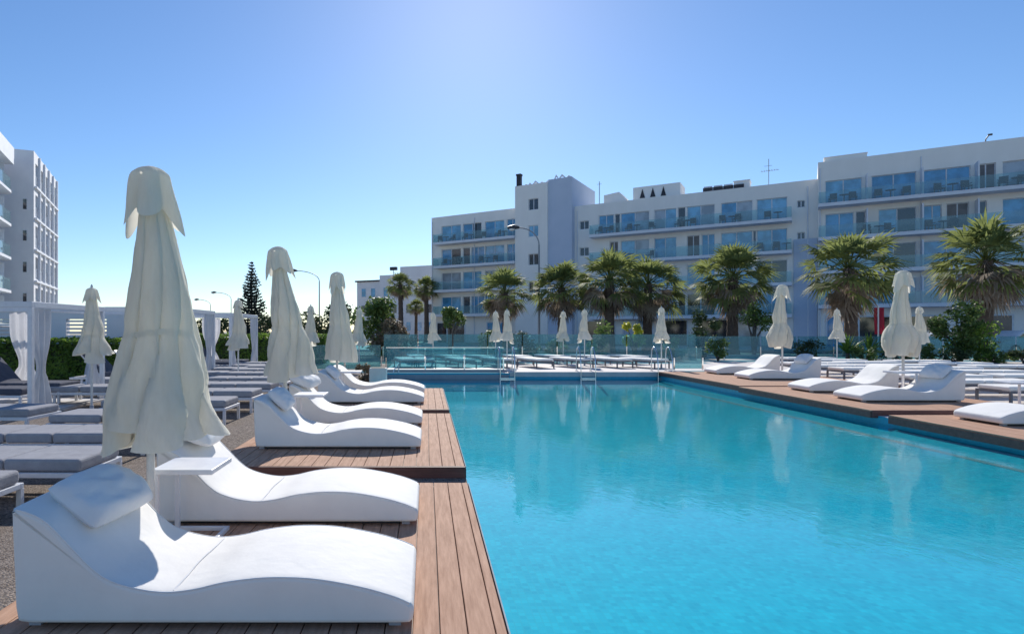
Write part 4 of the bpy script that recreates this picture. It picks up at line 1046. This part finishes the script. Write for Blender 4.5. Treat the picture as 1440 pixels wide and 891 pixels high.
# local +x runs away from the viewer along the facade, local -y is the facade's outer side
TOPL=19.4
ops=[]
pit=3.12; base=19.4-2.7-3.12*0
cols=[(.8,2.1),(3.4,4.7),(6.0,7.3),(8.6,9.9),(11.2,12.4)]
flo=[3.4,6.52,9.64,12.76,15.9]
for z in flo:
    for a,c in cols: ops.append((a,c,z+.25,z+2.45))
for a,c in cols: ops.append((a,c,.5,2.6))
facade(lb,13,0,TOPL,ops,12,M['render_pale'],recess=.3,name='slab_wall')
for i,o in enumerate(ops):
    wo=window(lb,*o,.2,['pane_blue_refl','pane_sky_refl','pane_curtain','pane_dark'][(i*3)%4],0)
    p=MB(); p.quad((o[0]+.02,.05,o[2]),(o[1]-.02,.05,o[2]),(o[1]-.02,.05,o[2]+1.05),(o[0]+.02,.05,o[2]+1.05)); p.build('glass_panel',M['pane_curtain'],wo)
for z in flo+[0.2]:
    s=MB(); s.box(.3,-.22,z-.12,13.1,-.003,z+.08); s.build('ledge',M['slab_white'],lb)
for i,(a,c) in enumerate(cols):
    s=MB(); s.box(c+.25,-.18,3.0,c+.5,-.004,TOPL-.1); s.build('fin',M['slab_white'],lb)
# small dark windows in the end wall that faces the pool (local x=0)
for z in (4.2,7.3,10.4,13.5):
    f=MB(); f.box(-.05,.55,z,-.003,.95,z+1.1); o=f.build('window',M['frame_white'],lb)
    p=MB(); p.quad((-.053,.9,z+.05),(-.053,.6,z+.05),(-.053,.6,z+1.05),(-.053,.9,z+1.05)); p.build('pane',M['pane_dark'],o)
nb=MB(); nb.box(-30,3.0,0,-.01,12,18.6); nb.build('balcony_wing_wall',M['render_pale'],lb)
pa_=MB(); pa_.box(-30,1.2,17.3,-2.2,3.0-.01,18.9); pa_.build('roof_canopy',M['slab_white'],lb)
for z in (2.2,5.32,8.44,11.56,14.7):
    s=MB(); out=[]
    y0,y1=3.0,1.25
    pts=[(-30,y0),(-30,y1)]+[(-2.6-1.1*(1-math.sin(a)) , y1+1.1*(1-math.cos(a)) if False else y1) for a in (0,)]
    arc=[(-3.2+1.3*math.sin(PI/2*k/8), y1+1.3-1.3*math.cos(PI/2*k/8)) for k in range(9)]
    pl_=[(-30,y0-.004),(-30,y1)]+arc+[(-1.9,y0-.004)]
    n=len(pl_); s.add([(x,y,z-.25) for x,y in pl_]+[(x,y,z) for x,y in pl_],[tuple(range(n))[::-1],tuple(range(n,2*n))]+[(i,(i+1)%n,n+(i+1)%n,n+i) for i in range(n)])
    o=s.build('balcony_slab',M['slab_white'],lb)
    g=MB(); rp=[(-30,y1+.05)]+[(x-.05,y+.05) for x,y in arc]; g.grid([[(x,y,z+.03) for x,y in rp],[(x,y,z+1.1) for x,y in rp]],smooth=False); g.build('glass_rail',M['rail_glass'],o)
    for x in (-4.0,-8,-12,-16):
        f=MB(); f.box(x-1.6,2.94,z+.05,x+.9,2.996,z+2.3); o=f.build('window',M['frame_white'],lb)
        p=MB(); p.quad((x-1.5,2.937,z+.12),(x+.8,2.937,z+.12),(x+.8,2.937,z+2.2),(x-1.5,2.937,z+2.2)); p.build('pane',M['pane_sky_refl'],o)
        d=MB(); d.box(x+1.2,1.9,z+.003,x+1.35,2.93,z+2.6); d.build('divider',M['slab_white'],lb)

# ------------------------------------------------------------------ street lamps
def make_lamp(H,arm,label,loc,rz):
    t=thing('street_lamp',label,'street lamp',loc,rz,'street lamps along the road')
    p=MB(); p.tube([(0,0,0),(0,0,H*.4),(0,0,H*.86)],[.10,.08,.06],8)
    pts=[(0,0,H*.86)]
    for k in range(1,9):
        a=PI/2*k/8; pts.append((-arm*(1-math.cos(a)),0,H*.86+H*.14*math.sin(a)))
    p.tube(pts,.045,6); p.build('pole',M['lamp_metal'],t)
    h=MB(); h.tube([(-arm+.05,0,H+.02),(-arm-.35,0,H+.06),(-arm-.85,0,H+.0)],[.09,.19,.10],8); h.build('lamp_head',M['lamp_dark'],t)
    l=MB(); l.tube([(-arm-.3,0,H-.09),(-arm-.5,0,H-.13),(-arm-.7,0,H-.12)],[.08,.13,.08],8); l.build('lens',M['lamp_lens'],t)
    return t
make_lamp(zz(322,46),1.55,'tall street lamp in front of the stair tower',sp(758,46),0)
make_lamp(zz(382,70),2.6,'street lamp with curved arm right of the leaning umbrella',sp(449,70),0)
make_lamp(zz(412,105),2.6,'distant street lamp left of the conical pine',sp(325,105),0)
make_lamp(zz(422,120),2.2,'farthest street lamp just right of the tallest umbrella',sp(296,120),R(10))

# red banner on a pole
bn=thing('banner','red vertical banner on a white pole left of the tall right umbrella','banner',sp(1235,31))
b=MB(); b.tube([(0,0,0),(0,0,2.7)],.035,8); b.build('pole',M['white_metal'],bn)
b=MB(); rows=[]
for i in range(12):
    z=2.6-1.35*i/11; rows.append([(-.06-.22*j/6 if False else (.04+.28*j/6),.03*math.sin(j*1.2+i*.3),z) for j in range(7)])
b.grid(rows)
rows=[]
for i in range(12):
    z=2.6-1.35*i/11; rows.append([(-.04-.16*j/6,.03*math.sin(j*1.2+i*.3),z) for j in range(7)])
b.grid(rows); b.build('cloth',M['red_cloth'],bn)

# parked white cars behind the right fence
def make_car(label,loc,rz):
    t=thing('parked_car',label,'car',loc,rz,'white cars parked behind the right glass fence')
    prof=[(-2.1,.35),(-2.12,.7),(-1.95,.92),(-1.25,1.0),(-.65,1.42),(.75,1.46),(1.45,1.05),(2.0,.95),(2.1,.7),(2.08,.35)]
    rows=[]
    for (y,s) in ((-.84,.94),(-.80,1.0),(-.4,1.01),(.4,1.01),(.80,1.0),(.84,.94)):
        rows.append([(x*(1 if abs(y)<.82 else .985),y*(1 if z<1.0 else .86),.35+(z-.35)*s) for x,z in prof])
    b=MB(); b.grid(rows,smooth=True); n=len(prof); b.add(rows[0],[tuple(range(n))]); b.add(rows[-1],[tuple(range(n))[::-1]]); b.quad(rows[0][0],rows[-1][0],rows[-1][-1],rows[0][-1])
    b.build('body',M['car_white'],t,bevel=.03)
    for s in (-1,1):
        g=MB(); g.quad((-1.05,s*.735,1.02),(-.05,s*.735,1.02),(-.05,s*.728,1.36),(-.6,s*.728,1.36)); g.build('side_window',M['car_glass'],t)
        g=MB(); g.quad((.03,s*.735,1.02),(1.2,s*.735,1.04),(.72,s*.728,1.38),(.03,s*.728,1.37)); g.build('side_window',M['car_glass'],t)
        for x in (-1.3,1.3):
            wv=MB(); wv.tube([(x,s*.68,.32),(x,s*.70,.32),(x,s*.86,.32),(x,s*.88,.32)],[.24,.32,.32,.26],18); o=wv.build('wheel',M['tyre'],t)
            ri=MB(); ri.tube([(x,s*.86,.32),(x,s*.89,.32)],.19,14); ri.build('rim',M['chrome'],o)
        h=MB(); h.box(2.02,s*.6-.16,.68,2.12,s*.6+.16,.80); h.build('headlight',M['lamp_lens'],t); h=MB(); h.box(-2.14,s*.62-.14,.7,-2.05,s*.62+.14,.84); h.build('tail_light',M['lamp_red'],t)
make_car('white car parked beyond the rightmost palm trunk',sp(1440,35),0); make_car('white car parked left of the rightmost palm trunk',sp(1318,36),R(2))
